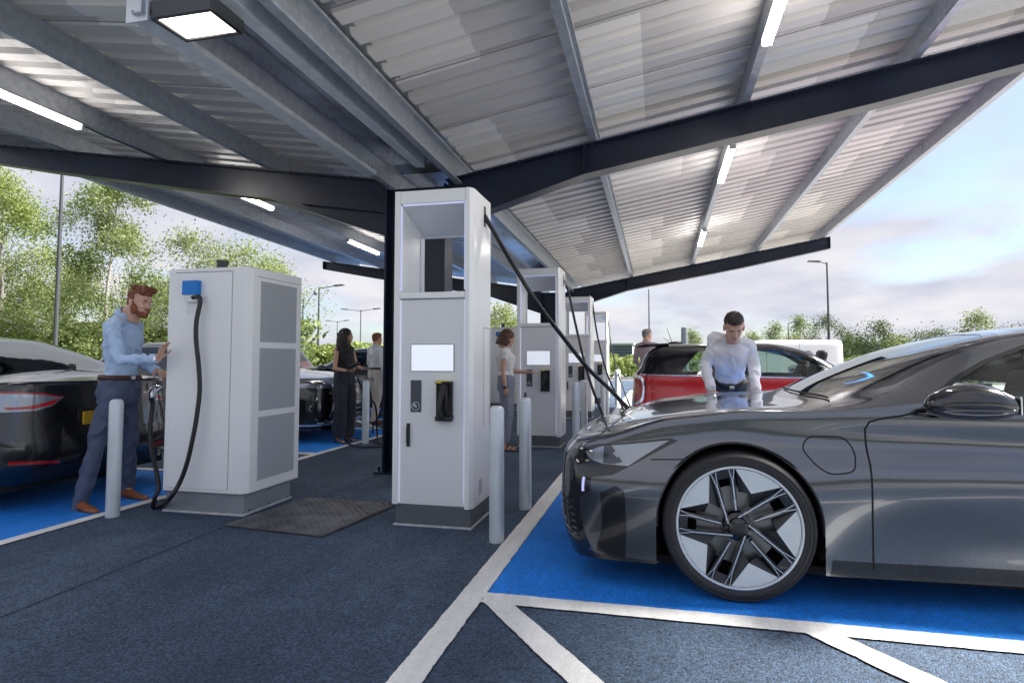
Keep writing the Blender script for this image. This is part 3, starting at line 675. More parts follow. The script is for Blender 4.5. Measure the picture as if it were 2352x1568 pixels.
def surf(rows, du=5, dv=5):
    n, m_ = rows.shape[:2]
    d_ = np.linalg.norm(np.diff(rows[:, 2], axis=0), axis=1); u = np.concatenate([[0], np.cumsum(np.maximum(d_, .05))])
    uq = np.concatenate([np.linspace(u[i], u[i+1], du, endpoint=False) for i in range(n-1)]+[[u[-1]]])
    a = nspline(u, rows, uq)
    v = np.arange(m_, dtype=float); vq = np.concatenate([np.linspace(i, i+1, dv, endpoint=False) for i in range(m_-1)]+[[m_-1]])
    a = np.swapaxes(nspline(v, np.swapaxes(a, 0, 1), vq), 0, 1)
    a[..., 1] = np.maximum(a[..., 1], 0); return a

class Car:
    def __init__(s, rows, du=5, dv=5):
        g = surf(rows, du, dv); n, m_ = g.shape[:2]
        bm = bmesh.new(); V = [[bm.verts.new(g[i, j]) for j in range(m_)] for i in range(n)]
        for i in range(n-1):
            for j in range(m_-1):
                try: bm.faces.new((V[i][j], V[i+1][j], V[i+1][j+1], V[i][j+1]))
                except ValueError: pass
        bmesh.ops.remove_doubles(bm, verts=bm.verts, dist=.0008)
        r_ = bmesh.ops.duplicate(bm, geom=bm.verts[:]+bm.edges[:]+bm.faces[:])
        vs = [x for x in r_['geom'] if isinstance(x, bmesh.types.BMVert)]; fs = [x for x in r_['geom'] if isinstance(x, bmesh.types.BMFace)]
        for v in vs: v.co.y *= -1
        bmesh.ops.reverse_faces(bm, faces=fs)
        bmesh.ops.remove_doubles(bm, verts=bm.verts, dist=.0012)
        bmesh.ops.dissolve_degenerate(bm, dist=.0005, edges=bm.edges)
        bm.normal_update()
        # outward normals
        tot = sum((f.normal.z*f.calc_area() for f in bm.faces if f.calc_center_median().z > .9))
        if tot < 0: bmesh.ops.reverse_faces(bm, faces=bm.faces)
        bm.normal_update()
        s.bm = bm; s.tag = bm.faces.layers.int.new('tag'); 
        s.ref = bm.copy(); s.ref.faces.ensure_lookup_table(); s.ref.normal_update(); s.tree = BVHTree.FromBMesh(s.ref)
    def cut(s, poly, ax, tagv, cond=None, only=None):
        '''mark the part of the shell inside poly, seen along axis ax ("y": x,z; "x": y,z; "z": x,y)'''
        ia, ib = {'y': (0, 2), 'x': (1, 2), 'z': (0, 1)}[ax]
        pa = [p[0] for p in poly]; pb = [p[1] for p in poly]; lo = (min(pa), min(pb)); hi = (max(pa), max(pb))
        def near(f):
            if only is not None and f[s.tag] not in only: return False
            c = f.calc_center_median()
            if cond and not cond(c, f.normal): return False
            a = [v.co[ia] for v in f.verts]; b = [v.co[ib] for v in f.verts]
            return max(a) >= lo[0] and min(a) <= hi[0] and max(b) >= lo[1] and min(b) <= hi[1]
        n = len(poly)
        ng = [f for f in s.bm.faces if len(f.verts) > 3]
        if ng: bmesh.ops.triangulate(s.bm, faces=ng)
        cand = {f for f in s.bm.faces if near(f)}
        for i in range(n):
            p, q = poly[i], poly[(i+1) % n]; dx, dy = q[0]-p[0], q[1]-p[1]; ln = math.hypot(dx, dy)
            if ln < 1e-6: continue
            no = [0, 0, 0]; no[ia] = dy/ln; no[ib] = -dx/ln; co = [0, 0, 0]; co[ia] = p[0]; co[ib] = p[1]
            slo = (min(p[0], q[0])-.002, min(p[1], q[1])-.002); shi = (max(p[0], q[0])+.002, max(p[1], q[1])+.002)
            fs = []
            for f in cand:
                a = [v.co[ia] for v in f.verts]; b = [v.co[ib] for v in f.verts]
                if max(a) < slo[0] or min(a) > shi[0] or max(b) < slo[1] or min(b) > shi[1]: continue
                fs.append(f)
            if not fs: continue
            cand -= set(fs)
            es = list({e_ for f in fs for e_ in f.edges}); vs = list({v for f in fs for v in f.verts})
            rr = bmesh.ops.bisect_plane(s.bm, geom=fs+es+vs, dist=1e-6, plane_co=co, plane_no=no)
            nf = {g_ for g_ in rr['geom'] if isinstance(g_, bmesh.types.BMFace) and g_.is_valid}
            nf |= {f for f in fs if f.is_valid}
            cand |= nf
            # keep everything triangular: neighbours may have gained a vertex
            poly_f = {f for v_ in {v for f in nf for v in f.verts} for f in v_.link_faces if len(f.verts) > 3}
            if poly_f:
                tr_ = {f: (f in cand) for f in poly_f}; keep_c = {f for f, k_ in tr_.items() if k_}; cand -= poly_f
                a_ = [f for f in poly_f if f in keep_c]; b_ = [f for f in poly_f if f not in keep_c]
                if a_: cand |= set(bmesh.ops.triangulate(s.bm, faces=a_)['faces'])
                if b_: bmesh.ops.triangulate(s.bm, faces=b_)
            cand = {f for f in cand if f.is_valid}
        def inside(x, y):
            c = False; j = n-1
            for i in range(n):
                if (poly[i][1] > y) != (poly[j][1] > y) and x < (poly[j][0]-poly[i][0])*(y-poly[i][1])/(poly[j][1]-poly[i][1])+poly[i][0]: c = not c
                j = i
            return c
        for f in s.bm.faces:
            if not near(f): continue
            c = f.calc_center_median()
            if inside(c[ia], c[ib]): f[s.tag] = tagv
    def strip(s, line, ax, tagv, w_=.006, cond=None, only=None):
        for p, q in zip(line[:-1], line[1:]):
            dx, dy = q[0]-p[0], q[1]-p[1]; ln = math.hypot(dx, dy); nx, ny = -dy/ln*w_/2, dx/ln*w_/2; ex, ey = dx/ln*w_*.3, dy/ln*w_*.3
            s.cut([(p[0]-ex+nx, p[1]-ey+ny), (q[0]+ex+nx, q[1]+ey+ny), (q[0]+ex-nx, q[1]+ey-ny), (p[0]-ex-nx, p[1]-ey-ny)], ax, tagv, cond, only)
    def part(s, tags, name, m, parent, offset=0, side=None, thick=0, keep=None):
        'faces with the given tags become one mesh; tags is {tag: material index}'
        vs = {}; V = []; F = []; mi = []
        for f in s.bm.faces:
            if f[s.tag] not in tags: continue
            c = f.calc_center_median()
            if side == 'l' and c.y > 0: continue
            if side == 'r' and c.y <= 0: continue
            if keep and not keep(c): continue
            idx = []
            for v in f.verts:
                if v.index not in vs or v.index == -1: pass
                k = vs.get(v)
                if k is None: k = vs[v] = len(V); V.append(v.co.copy())
                idx.append(k)
            F.append(idx); mi.append(tags[f[s.tag]])
        if not F: return None
        nr = []
        for p in V:
            loc, no, fi, di = s.tree.find_nearest(p)
            f = s.ref.faces[fi]; w_ = poly_3d_calc([v.co for v in f.verts], loc); nn = Vector()
            for a, v in zip(w_, f.verts): nn += v.normal*a
            if nn.length < 1e-6: nn = no
            nr.append(nn.normalized())
        if offset: V = [p+q*offset for p, q in zip(V, nr)]
        me = bpy.data.meshes.new(name); me.from_pydata(V, [], F)
        for x in (m if isinstance(m, (list, tuple)) else [m]): me.materials.append(x)
        me.polygons.foreach_set('material_index', mi); me.polygons.foreach_set('use_smooth', [True]*len(F)); me.update()
        me.validate(); 
        if len(me.vertices) == len(nr): me.normals_split_custom_set_from_vertices([tuple(x) for x in nr])
        o = bpy.data.objects.new(name, me); link(o, parent)
        if thick:
            sd = o.modifiers.new('t', 'SOLIDIFY'); sd.thickness = thick; sd.offset = -1
        return o
def rounded(poly, r=.03, k=4):
    o = []; n = len(poly)
    for i in range(n):
        p0, p, p1 = Vector(poly[i-1]).to_2d(), Vector(poly[i]).to_2d(), Vector(poly[(i+1) % n]).to_2d()
        a = p+(p0-p).normalized()*min(r, (p0-p).length*.45); b = p+(p1-p).normalized()*min(r, (p1-p).length*.45)
        for j in range(k+1):
            t = j/k; o.append(tuple((1-t)**2*a+2*t*(1-t)*p+t*t*b))
    return o
def circle(cx, cz, r, a0=0, a1=360, n=36): return [(cx+r*math.cos(R(a0+(a1-a0)*i/n)), cz+r*math.sin(R(a0+(a1-a0)*i/n))) for i in range(n+(0 if a1-a0 == 360 else 1))]

def plain_wheel(parent, x, y, r, side, m_rim, nsp=10):
    'simple road wheel at axle centre; side -1 faces -y'
    s = side; e = bpy.data.objects.new('wheel', None)
    g = MB(); w_ = .21
    g.lathe([(r*.68, 0), (r*.8, .004*1), (r*.93, .0), (r*.985, .02), (r, .05), (r, w_-.05), (r*.98, w_-.01), (r*.7, w_)], (0, 0, 0), 'y', 40)
    if s > 0: g.v = [(a, -b, c) for a, b, c in g.v]
    o = g.build('wheel', M['rubber'], parent, smooth=True, loc=(x, y, r))
    g = MB(); g.lathe([(r*.68, .012), (r*.64, .004), (r*.62, .02), (r*.60, w_-.04)], (0, 0, 0), 'y', 40)
    for k in range(nsp):
        a = 2*math.pi*k/nsp
        g.add([(r*.08*math.cos(a)-.028*math.sin(a)*t, d_, r*.08*math.sin(a)+.028*math.cos(a)*t) for t, d_ in ((1, .03), (-1, .03))]+[(r*.64*math.cos(a)-.018*math.sin(a)*t, d_, r*.64*math.sin(a)+.018*math.cos(a)*t) for t, d_ in ((-1, .012), (1, .012))], [(0, 1, 2, 3)])
    g.lathe([(0, .022), (.05, .022), (.06, .035)], (0, 0, 0), 'y', 20)
    if s > 0: g.v = [(a, -b, c) for a, b, c in g.v]
    g.build('rim', m_rim, o, angle=35)
    g = MB(); g.lathe([(0, .10), (r*.6, .10)], (0, 0, 0), 'y', 24)
    if s > 0: g.v = [(a, -b, c) for a, b, c in g.v]
    g.build('brake_disc', M['liner'], o)
    return o
def well(parent, x, zc, r, y0, y1, m_=None, name='wheel_arch_liner'):
    g = MB(); n = 24; vs = []
    for yy in (y0, y1):
        for i in range(n+1):
            a = math.pi*(-.12+1.24*i/n); vs.append((x+r*math.cos(a), yy, zc+r*math.sin(a)))
    fs = [(i, i+1, n+2+i, n+1+i) for i in range(n)]
    cen = len(vs); vs.append((x, y1, zc)); fs += [(n+1+i, n+2+i, cen) for i in range(n)]
    g.add(vs, fs); g.build(name, m_ or M['liner'], parent)
def seats(parent, xs, W, zc=.3, sc_=1.0):
    for (x, y) in xs:
        g = MB(); g.box((x-.02, y-.24, zc), (x+.46, y+.24, zc+.24*sc_)); g.box((x+.40, y-.24, zc+.12), (x+.56, y+.24, zc+.78*sc_), rot=Matrix.Rotation(R(14), 3, 'Y')); g.box((x+.52, y-.13, zc+.80*sc_), (x+.62, y+.13, zc+.98*sc_), rot=Matrix.Rotation(R(14), 3, 'Y'))
        g.build('seat', M['seat_fabric'], parent, bevel=.05, seg=3)
# ---- the grey electric saloon in the foreground
GX, GY = -.60, 4.295
gt = thing('saloon_car', 'glossy dark grey electric saloon parked nose-in beside the nearest charging station', 'car', (GX, GY, 0))
W = .968
zt = pw([(0, .77), (.12, .775), (.25, .812), (.45, .862), (.7, .905), (.95, .932), (1.2, .950), (1.38, .972), (1.6, 1.078), (1.85, 1.195), (2.1, 1.29), (2.42, 1.378), (2.8, 1.41), (3.2, 1.395), (3.7, 1.31), (4.2, 1.17), (4.6, 1.06), (4.85, 1.02), (4.99, .98)])
zb = pw([(0, .735), (.15, .745), (.35, .79), (.6, .872), (.98, .922), (1.3, .938), (1.8, .958), (2.8, .972), (3.6, .99), (4.0, 1.0), (4.6, .985), (4.99, .93)])
def zs(X):
    f = np.interp(X, [0, .3, .98, 1.6, 3.2, 3.9, 4.99], [0, 0, 0, 1, 1, 0, 0])
    return (.27, .44+.02*f, .62+.05*f, .715+.08*np.interp(X, [0, .9], [-.4, 1]))
wbf = pw([(0, .90), (.4, .90), (.98, .895), (1.6, .93), (2.6, .94), (3.9, .91), (4.99, .88)])
wrf = pw([(0, .7), (1.4, .72), (1.8, .67), (2.2, .62), (2.8, .60), (3.6, .57), (4.3, .6), (4.99, .7)])
rows = shell(4.99, W, zt, zb, zs, wrf, wbf, zlow=.155, stations=[.80, .98, 1.18, 1.38, 1.58, 1.80, 2.02, 2.25, 2.5, 2.8, 3.1, 3.4, 3.65, 3.9, 4.12])
# sculpture: waisted doors, flared arches, raised lip at the nose
for r_ in rows:
    x = r_[2][0]; d_ = math.exp(-((x-2.4)/.75)**2); fl = math.exp(-((x-.98)/.42)**2)+math.exp(-((x-3.9)/.45)**2)
    for v, k in ((0, .065), (1, .058), (2, .030), (3, .004)): r_[v][1] -= k*d_
    r_[4][1] -= .010; r_[3][1] += .006*fl; r_[2][1] += .004*fl; r_[1][1] -= .012*(1-fl)
    r_[5][2] += .012*math.exp(-((x-.98)/.5)**2)
    r_[0][2] -= .02*max(0, 1-x/.4)
car = Car(rows, 6, 5)
AX = .985; RA = .405
side = lambda c, n: abs(c.y) > .55 and abs(n.y) > .1
anyside = lambda c, n: abs(c.y) > .5
for ax_ in (AX, 3.885):
    car.cut([(ax_-RA*1.0, .0)]+circle(ax_, .375, RA, 182, -2, 40)+[(ax_+RA, 0)], 'y', 9, lambda c, n: abs(c.y) > .6)
# glass
dlo = [(1.865, .968), (1.95, 1.035), (2.07, 1.115), (2.22, 1.195), (2.41, 1.268), (2.66, 1.312), (3.0, 1.322), (3.35, 1.285), (3.75, 1.18), (4.02, 1.09), (4.05, 1.05), (3.9, 1.02), (3.0, .985)]
car.cut([(1.81, .948), (1.93, 1.045), (2.055, 1.13), (2.21, 1.212), (2.41, 1.288), (2.66, 1.332), (3.0, 1.342), (3.35, 1.305), (3.78, 1.20), (4.10, 1.10), (4.12, 1.05), (3.9, 1.0), (3.0, .968), (2.2, .952)], 'y', 2, lambda c, n: abs(c.y) > .45)
car.cut(rounded(dlo, .03), 'y', 3, lambda c, n: abs(c.y) > .45)
top = lambda c, n: n.z > .15
ws = [(1.36, 0), (1.375, .22), (1.42, .42), (1.52, .60), (1.70, .735), (1.78, .745), (2.03, .665), (2.25, .60), (2.36, .55), (2.43, .3), (2.45, 0)]
car.cut(ws[:-1]+[(2.45, 0)]+[(a, -b) for a, b in ws[::-1]][1:-1], 'z', 2, top, only=(0,))
wi = [(1.43, 0), (1.45, .22), (1.50, .42), (1.60, .58), (1.77, .70), (2.02, .625), (2.22, .565), (2.30, .50), (2.37, .3), (2.38, 0)]
car.cut(rounded(wi+[(a, -b) for a, b in wi[::-1]][1:-1], .02), 'z', 4, top, only=(2,))
rg = [(2.47, 0), (2.46, .50), (3.0, .50), (3.5, .46), (3.55, 0)]; car.cut(rg+[(a, -b) for a, b in rg[::-1]][1:-1], 'z', 2, top, only=(0,))
rw = [(3.62, 0), (3.60, .44), (4.25, .52), (4.45, .40), (4.48, 0)]; car.cut(rw+[(a, -b) for a, b in rw[::-1]][1:-1], 'z', 4, top, only=(0,))
# front: mask, headlights, grille, side blade
front = lambda c, n: c.x < .75 and abs(c.y) > .30
car.cut([(.02, .66), (.13, .705), (.26, .745), (.42, .762), (.66, .795), (.70, .782), (.52, .685), (.36, .60), (.20, .57), (.12, .60), (.02, .60)], 'y', 2, front)
car.cut([(.20, .70), (.30, .738), (.44, .755), (.655, .783), (.52, .70), (.44, .648), (.30, .652), (.23, .67)], 'y', 5, front)
car.cut([(.36, .742), (.44, .755), (.655, .783), (.52, .70), (.44, .66)], 'y', 10, front, only=(5,))
car.cut([(.255, .72), (.29, .735), (.29, .66), (.255, .665)], 'y', 10, front, only=(5,))
car.cut([(.305, .742), (.345, .747), (.41, .665), (.36, .652), (.305, .654)], 'y', 11, front, only=(5,))
car.cut([(.355, .705), (.385, .725), (.41, .70), (.38, .685)], 'y', 10, front, only=(11,))
gr = [(0, .70), (.40, .70), (.84, .665), (.925, .60), (.93, .52), (.89, .46), (.885, .34), (.90, .20), (.84, .165), (0, .165)]
car.cut(gr+[(-a, b) for a, b in gr[::-1]][1:-1], 'x', 2, lambda c, n: c.x < .24 and n.x < -.12, only=(0, 2))
car.cut([(.265, .19), (.30, .34), (.29, .50), (.37, .545), (.42, .52), (.43, .33), (.42, .145)], 'y', 2, lambda c, n: c.x < .6 and abs(c.y) > .5)
car.cut([(0, .0), (.30, .0), (.60, .17), (.30, .175), (.12, .20), (0, .20)], 'y', 2, lambda c, n: abs(c.y) > .02)
# rear lamp band
car.cut([(4.72, .80), (4.99, .84), (5.1, .84), (5.1, .90), (4.99, .90), (4.70, .875)], 'y', 6, lambda c, n: c.x > 4.6)
# shut lines
dg = [(1.605, .20), (1.60, .45), (1.60, .72), (1.595, .87), (1.615, .905), (1.68, .925), (1.76, .938), (1.82, .955)]
car.strip([(.56, .685), (.80, .695)], 'y', 1, .006, side, only=(0,))
fp = rounded([(1.30, .765), (1.335, .825), (1.50, .828), (1.545, .76), (1.53, .665), (1.42, .648), (1.36, .685)], .035, 4)
car.strip(fp+[fp[0]], 'y', 1, .007, side, only=(0,))
car.strip([(.62, .79), (.85, .89), (1.2, .925), (1.6, .925)], 'y', 1, .003, lambda c, n: False)
hd = [(.13, .0), (.14, .25), (.21, .48), (.38, .66), (.62, .745), (.95, .78), (1.3, .79), (1.6, .80), (1.74, .785)]
for sg in (1, -1): car.strip([(a, b*sg) for a, b in hd], 'z', 1, .006, lambda c, n: n.z > .1, only=(0,))
dtag = [(1.607, .20), (1.603, .45), (1.603, .72), (1.598, .87), (1.618, .907), (1.68, .928), (1.8, .955), (2.2, .952), (2.82, .96), (2.796, .45), (2.777, .20)]
car.cut(dtag, 'y', 7, side, only=(0,))
car.strip(dg, 'y', 1, .0095, side, only=(0, 7))
car.strip([(2.78, .20), (2.80, .45), (2.82, .96)], 'y', 1, .0095, side, only=(0, 7))
# lower sill blade in gloss black
car.cut([(1.40, .10), (1.42, .235), (1.62, .232), (3.45, .232), (3.46, .10)], 'y', 2, lambda c, n: abs(c.y) > .5, only=(0, 7))
body = car.part({0: 0, 1: 1, 2: 2}, 'body', [M['paint_grey'], M['liner'], M['trim_black']], gt)
for sd in 'lr':
    d_ = car.part({7: 0}, 'door', M['paint_grey'], gt, side=sd); s_ = -1 if sd == 'l' else 1
    g = MB(); y = s_*.945; g.box((2.52, min(y, y+s_*.012), .80), (2.72, max(y, y+s_*.012), .828)); g.build('handle', M['paint_grey'], d_, bevel=.006)
    car.part({3: 0}, 'side_window', M['car_glass'], gt, side=sd, offset=-.004)
    hl = car.part({5: 0, 10: 1, 11: 2}, 'headlight', [M['lens'], M['lens_clear'], M['lens_dark']], gt, side=sd)
ws_ = car.part({4: 0}, 'windscreen', M['car_glass'], gt, offset=-.003, keep=lambda c: c.x < 3)
car.part({4: 0}, 'rear_window', M['tint_glass'], gt, offset=-.003, keep=lambda c: c.x >= 3)
car.part({6: 0}, 'tail_light', M['tail_red'], gt)
for ax_ in (AX, 3.885):
    for s_ in (-1, 1): well(gt, ax_, .37, RA+.012, s_*.955, s_*.55)
    for s_ in (-1, 1):   # rolled arch lip
        g = MB(); vs = []; n = 36
        for i in range(n+1):
            a = R(-4+188*i/n)
            for (rr, yy) in ((RA+.001, .0), (RA-.010, .001), (RA-.012, -.05)):
                px, pz = ax_+rr*math.cos(a), .375+rr*math.sin(a)
                hit = car.tree.ray_cast(Vector((ax_+RA*1.01*math.cos(a), s_*2, max(.17, .375+RA*1.01*math.sin(a)))), Vector((0, -s_, 0)))
                yb_ = hit[0].y if hit[0] else s_*.95
                vs.append((px, yb_+s_*yy, pz))
        g.add(vs, [(i*3+j, i*3+j+1, i*3+j+4, i*3+j+3) for i in range(n) for j in (0, 1)]); g.build('arch_lip', M['trim_black'], gt, smooth=True)
# underbody and cabin
g = MB(); g.box((.25, -.85, .13), (4.85, .85, .17)); g.box((1.45, -.83, .17), (3.4, .83, .24)); g.build('underbody', M['liner'], gt)
g = MB(); g.loft([[(1.44, y, z) for y, z in ((-.66, .70), (.66, .70), (.66, .90), (-.66, .90))], [(1.75, y, z) for y, z in ((-.74, .60), (.74, .60), (.74, .925), (-.74, .925))], [(2.02, y, z) for y, z in ((-.76, .60), (.76, .60), (.76, .93), (-.76, .93))], [(2.1, y, z) for y, z in ((-.76, .60), (.76, .60), (.76, .86), (-.76, .86))]])
g.box((1.5, -.86, .30), (4.1, .86, .34)); g.box((1.65, -.80, .3), (3.5, -.78, .88)); g.box((1.65, .78, .3), (3.5, .80, .88)); g.build('dashboard', M['seat_fabric'], gt, bevel=.02)
seats(gt, [(2.45, -.38), (2.45, .38), (3.25, -.38), (3.25, .38)], W, .36)
g = MB(); g.lathe([(.17+.012*math.cos(a), .012*math.sin(a)) for a in np.linspace(0, 2*math.pi, 9)[:-1]], (0, 0, 0), 'x', 28, closed=True); g.box((-.01, -.16, -.02), (.015, .16, .02)); g.build('steering_wheel', M['seat_fabric'], gt, smooth=True, loc=(2.24, .38, .90)).rotation_euler = (0, R(-20), 0)
g = MB(); g.box((-.01, -.12, -.035), (.02, .12, .035)); g.tube([(0, 0, .03), (-.03, 0, .07)], .01); g.build('rear_view_mirror', M['trim_matte'], gt, bevel=.012, loc=(2.22, 0, 1.24))
# chrome-black window frame strip
for s_ in (-1, 1):
    g = MB(); pts = []
    for x in np.linspace(1.83, 4.05, 30):
        z = float(np.interp(x, [1.8, 2.2, 3.0, 3.9, 4.1], [.949, .957, .972, 1.006, 1.06])); h = car.tree.ray_cast(Vector((x, s_*2, z)), Vector((0, -s_, 0)))
        if h[0]: pts.append(h[0]+Vector((0, s_*.004, 0)))
    g.tube(pts, .006, 6); g.build('window_trim', M['trim_black'], gt, smooth=True)
# side mirror: body coloured cap over a dark foot
for s_ in (-1, 1):
    e = MB(); y = s_
    rings = []
    for (x, hw_, zl, zh, yo) in ((-.155, .02, .985, 1.0, .985), (-.14, .055, .955, 1.045, 1.0), (-.07, .085, .938, 1.088, 1.01), (.02, .098, .93, 1.105, 1.015), (.10, .10, .932, 1.095, 1.015), (.165, .095, .945, 1.062, 1.012), (.185, .085, .955, 1.035, 1.01)):
        rings.append([(1.985+x, s_*(yo+hw_*math.cos(a)*1.0), (zl+zh)/2+(zh-zl)/2*math.copysign(abs(math.sin(a))**.8, math.sin(a))) for a in np.linspace(0, 2*math.pi, 21)[:-1]])
    e.loft(rings); mo = e.build('side_mirror', M['paint_mirror'], gt, smooth=True)
    e = MB(); e.loft([[(1.985+x+dx*1.0, s_*(yo+dy), zq) for dx, dy in ((-.07, -.02), (.06, -.02), (.06, .02), (-.07, .02))] for x, yo, zq in ((-.03, .86, .925), (-.035, .90, .93), (-.02, .95, .938), (-.01, 1.0, .948))]); e.build('mirror_foot', M['trim_black'], mo, bevel=.012)
    e = MB(); e.box((2.168, min(s_*.93, s_*1.10), .965), (2.175, max(s_*.93, s_*1.10), 1.05)); e.build('mirror_glass', M['chrome'], mo, bevel=.01)
    e = MB(); e.tube([(1.985+x, s_*yy, .985) for x, yy in ((-.14, 1.02), (-.07, 1.095), (.02, 1.112), (.10, 1.113), (.165, 1.105))], .006, 8, sub=3); e.build('indicator', M['lens_dark'], mo, smooth=True)
# wheels: five pairs of slim spokes with pale aero blades
def gt_wheel(x, s_):
    Rw = .372; g = MB(); w_ = .25
    pr = [(.300, .022), (.306, .004), (.322, -.004), (.345, -.006), (.358, .004), (.368, .022), (Rw, .05), (Rw, .075), (Rw-.006, .077), (Rw-.006, .083), (Rw, .085), (Rw, .12), (Rw-.006, .122), (Rw-.006, .128), (Rw, .13), (Rw, .17), (Rw-.006, .172), (Rw-.006, .178), (Rw, .18), (Rw, .21), (.365, .235), (.30, .25)]
    g.lathe(pr, (0, 0, 0), 'y', 96)
    for k in range(90):   # shoulder tread blocks
        a = 2*math.pi*k/90; c_, n_ = math.cos(a), math.sin(a)
        g.add([((Rw-.006)*c_-q*n_*.008, .026, (Rw-.006)*n_+q*c_*.008) for q in (-1, 1)]+[((Rw+.0015)*c_-q*n_*.008, .048, (Rw+.0015)*n_+q*c_*.008) for q in (1, -1)], [(0, 1, 2, 3)])
    for (rr, ht) in ((.351, .0015), (.331, .001)):
        g.lathe([(rr+.0035*math.cos(a), -.006+ht-.002+.0035*math.sin(a)) for a in np.linspace(0, 2*math.pi, 7)[:-1]], (0, 0, 0), 'y', 72, closed=True)
    fl = (lambda m_: setattr(m_, 'v', [(a, -b, c) for a, b, c in m_.v])) if s_ > 0 else (lambda m_: None)
    fl(g); root = g.build('wheel', M['rubber'], gt, smooth=True, loc=(x, s_*.985, Rw-.002))
    g = MB(); g.lathe([(.3065, .003), (.303, -.001), (.2955, -.001), (.2935, .004), (.291, .012)], (0, 0, 0), 'y', 96); fl(g); g.build('rim', M['alloy_silver'], root, smooth=True)
    g = MB(); g.lathe([(.291, .012), (.286, .03), (.282, .20)], (0, 0, 0), 'y', 72); g.lathe([(0, .16), (.285, .165)], (0, 0, 0), 'y', 48); fl(g); g.build('barrel', M['liner'], root, smooth=True)
    g = MB(); g.lathe([(.07, .085), (.195, .085), (.195, .10), (.07, .10)], (0, 0, 0), 'y', 48); g.box((-.20, .075, -.10), (-.11, .12, .10)); fl(g); g.build('brake_disc', M['disc_steel'], root, smooth=False)
    sp, ed, bl, dk = MB(), MB(), MB(), MB()
    def P(r_, a, y): return (r_*math.cos(a), y, r_*math.sin(a))
    for k in range(5):
        th = R(105+72*k)
        for sg in (-1, 1):
            # spoke from the hub to the rim, two per arm, leaning on the hub; widening outwards to a fork
            a_r = th+sg*R(9); r1 = .292; r0, a_h = (.050, th+R(58)) if sg > 0 else (.085, th-R(8))
            p0, p1 = Vector(P(r0, a_h, .014)), Vector(P(r1, a_r, .006)); dr = (p1-p0).normalized(); nn = Vector((-dr.z, 0, dr.x))
            wd0, wd1 = .009, .015
            vs = [p0+nn*wd0, p1+nn*wd1, p1-nn*wd1, p0-nn*wd0]; vs += [v+Vector((0, .03, 0)) for v in vs]
            sp.add(vs, [(0, 1, 2, 3), (7, 6, 5, 4), (0, 4, 5, 1), (1, 5, 6, 2), (2, 6, 7, 3), (3, 7, 4, 0)])
            # machined edge line
            for o_, wq in ((.003, .0035),):
                q0, q1 = p0+Vector((0, -.0016, 0)), p0.lerp(p1, .74)+nn*sg*0+Vector((0, -.0016, 0))
                ed.add([q0+nn*wq, q1+nn*wq, q1-nn*wq, q0-nn*wq], [(0, 1, 2, 3)])
                for s2 in (-1, 1):
                    e1 = p1+nn*s2*wd1*.85+Vector((0, -.0016, 0)); ed.add([q1+nn*.002*s2+nn*.002, e1+nn*.0022, e1-nn*.0022, q1+nn*.002*s2-nn*.002], [(0, 1, 2, 3)])
        # dark web joining the two spokes near the rim
        sp.add([P(.25, th-R(9), .018), P(.291, th-R(9.5), .012), P(.291, th+R(9.5), .012), P(.25, th+R(9), .018)], [(0, 1, 2, 3)])
        for q in (.262, .274): ed.add([P(q, th-R(5), .0165), P(q+.003, th-R(5), .0165), P(q+.003, th+R(5), .0165), P(q, th+R(5), .0165)], [(0, 1, 2, 3)])
        # pale blade filling the rim between this arm and the next, with its pointed inner edge
        a0, a1 = th+R(13.0), th+R(72-13.0); arc = [P(.2905, a0+(a1-a0)*i/10, .010) for i in range(11)]
        inner = [P(.18, a0+(a1-a0)*.5, .024)]
        b1 = MB(); b1.add(arc+inner, [tuple(range(12))]); fl(b1); b1.build('aero_blade', M['blade_pale'], root)
        # darker facets stepping down from the blade
        dk.add([P(.18, a0+(a1-a0)*.5, .0245), P(.2905, a0, .011), P(.10, th+R(26), .05)], [(0, 1, 2)])
        dk.add([P(.18, a0+(a1-a0)*.5, .0245), P(.2905, a1, .011), P(.17, a1-R(4), .05)], [(0, 1, 2)])
    sp.lathe([(0, .004), (.03, .004), (.046, .008), (.05, .02), (.07, .03)], (0, 0, 0), 'y', 32)
    for k in range(5):
        a = R(105+36+72*k); sp.cyl(P(.066, a, .012), P(.066, a, .05), .013, n=10)
    for m_, nm, mt in ((sp, 'spokes', 'trim_black'), (ed, 'spoke_edge', 'alloy_edge'), (dk, 'blade_facet', 'facet')):
        fl(m_); m_.build(nm, M[mt], root)
mat('blade_pale', (.62, .67, .69), .38, metal=.2, coat=.3); mat('facet', (.035, .037, .042), .3, metal=.5)
for x in (AX, 3.885):
    for s_ in (-1, 1): gt_wheel(x, s_)
# grille: slats low down, glowing strip imitating a purple reflection, plate mount
g = MB()
for i in range(7):
    z = .215+.036*i; g.tube([(.10+.02*abs(y)-.02, y, z) for y in np.linspace(-.87, .87, 41)], .006, 5)
g.v = [(max(.0, (car.tree.ray_cast(Vector((-1, b, c)), Vector((1, 0, 0)))[0] or Vector((.05, 0, 0))).x)-.004+(a-.08)*.0, b, c) for a, b, c in g.v]
g.build('grille_slats', M['trim_black'], gt, smooth=True)
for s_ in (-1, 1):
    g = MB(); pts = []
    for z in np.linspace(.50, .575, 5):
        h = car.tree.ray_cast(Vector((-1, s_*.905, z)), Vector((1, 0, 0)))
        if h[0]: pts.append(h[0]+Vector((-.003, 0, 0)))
    g.tube(pts, .008, 6); g.build('nose_reflection', M['purple_reflection'], gt, smooth=True)
g = MB(); h = [car.tree.ray_cast(Vector((-1, y, .42)), Vector((1, 0, 0)))[0] for y in (-.26, .26)]
xx = min(h[0].x, h[1].x)-.02; g.box((xx, -.26, .37), (xx+.012, .26, .48)); g.build('number_plate', M['plate_white'], gt, bevel=.004)
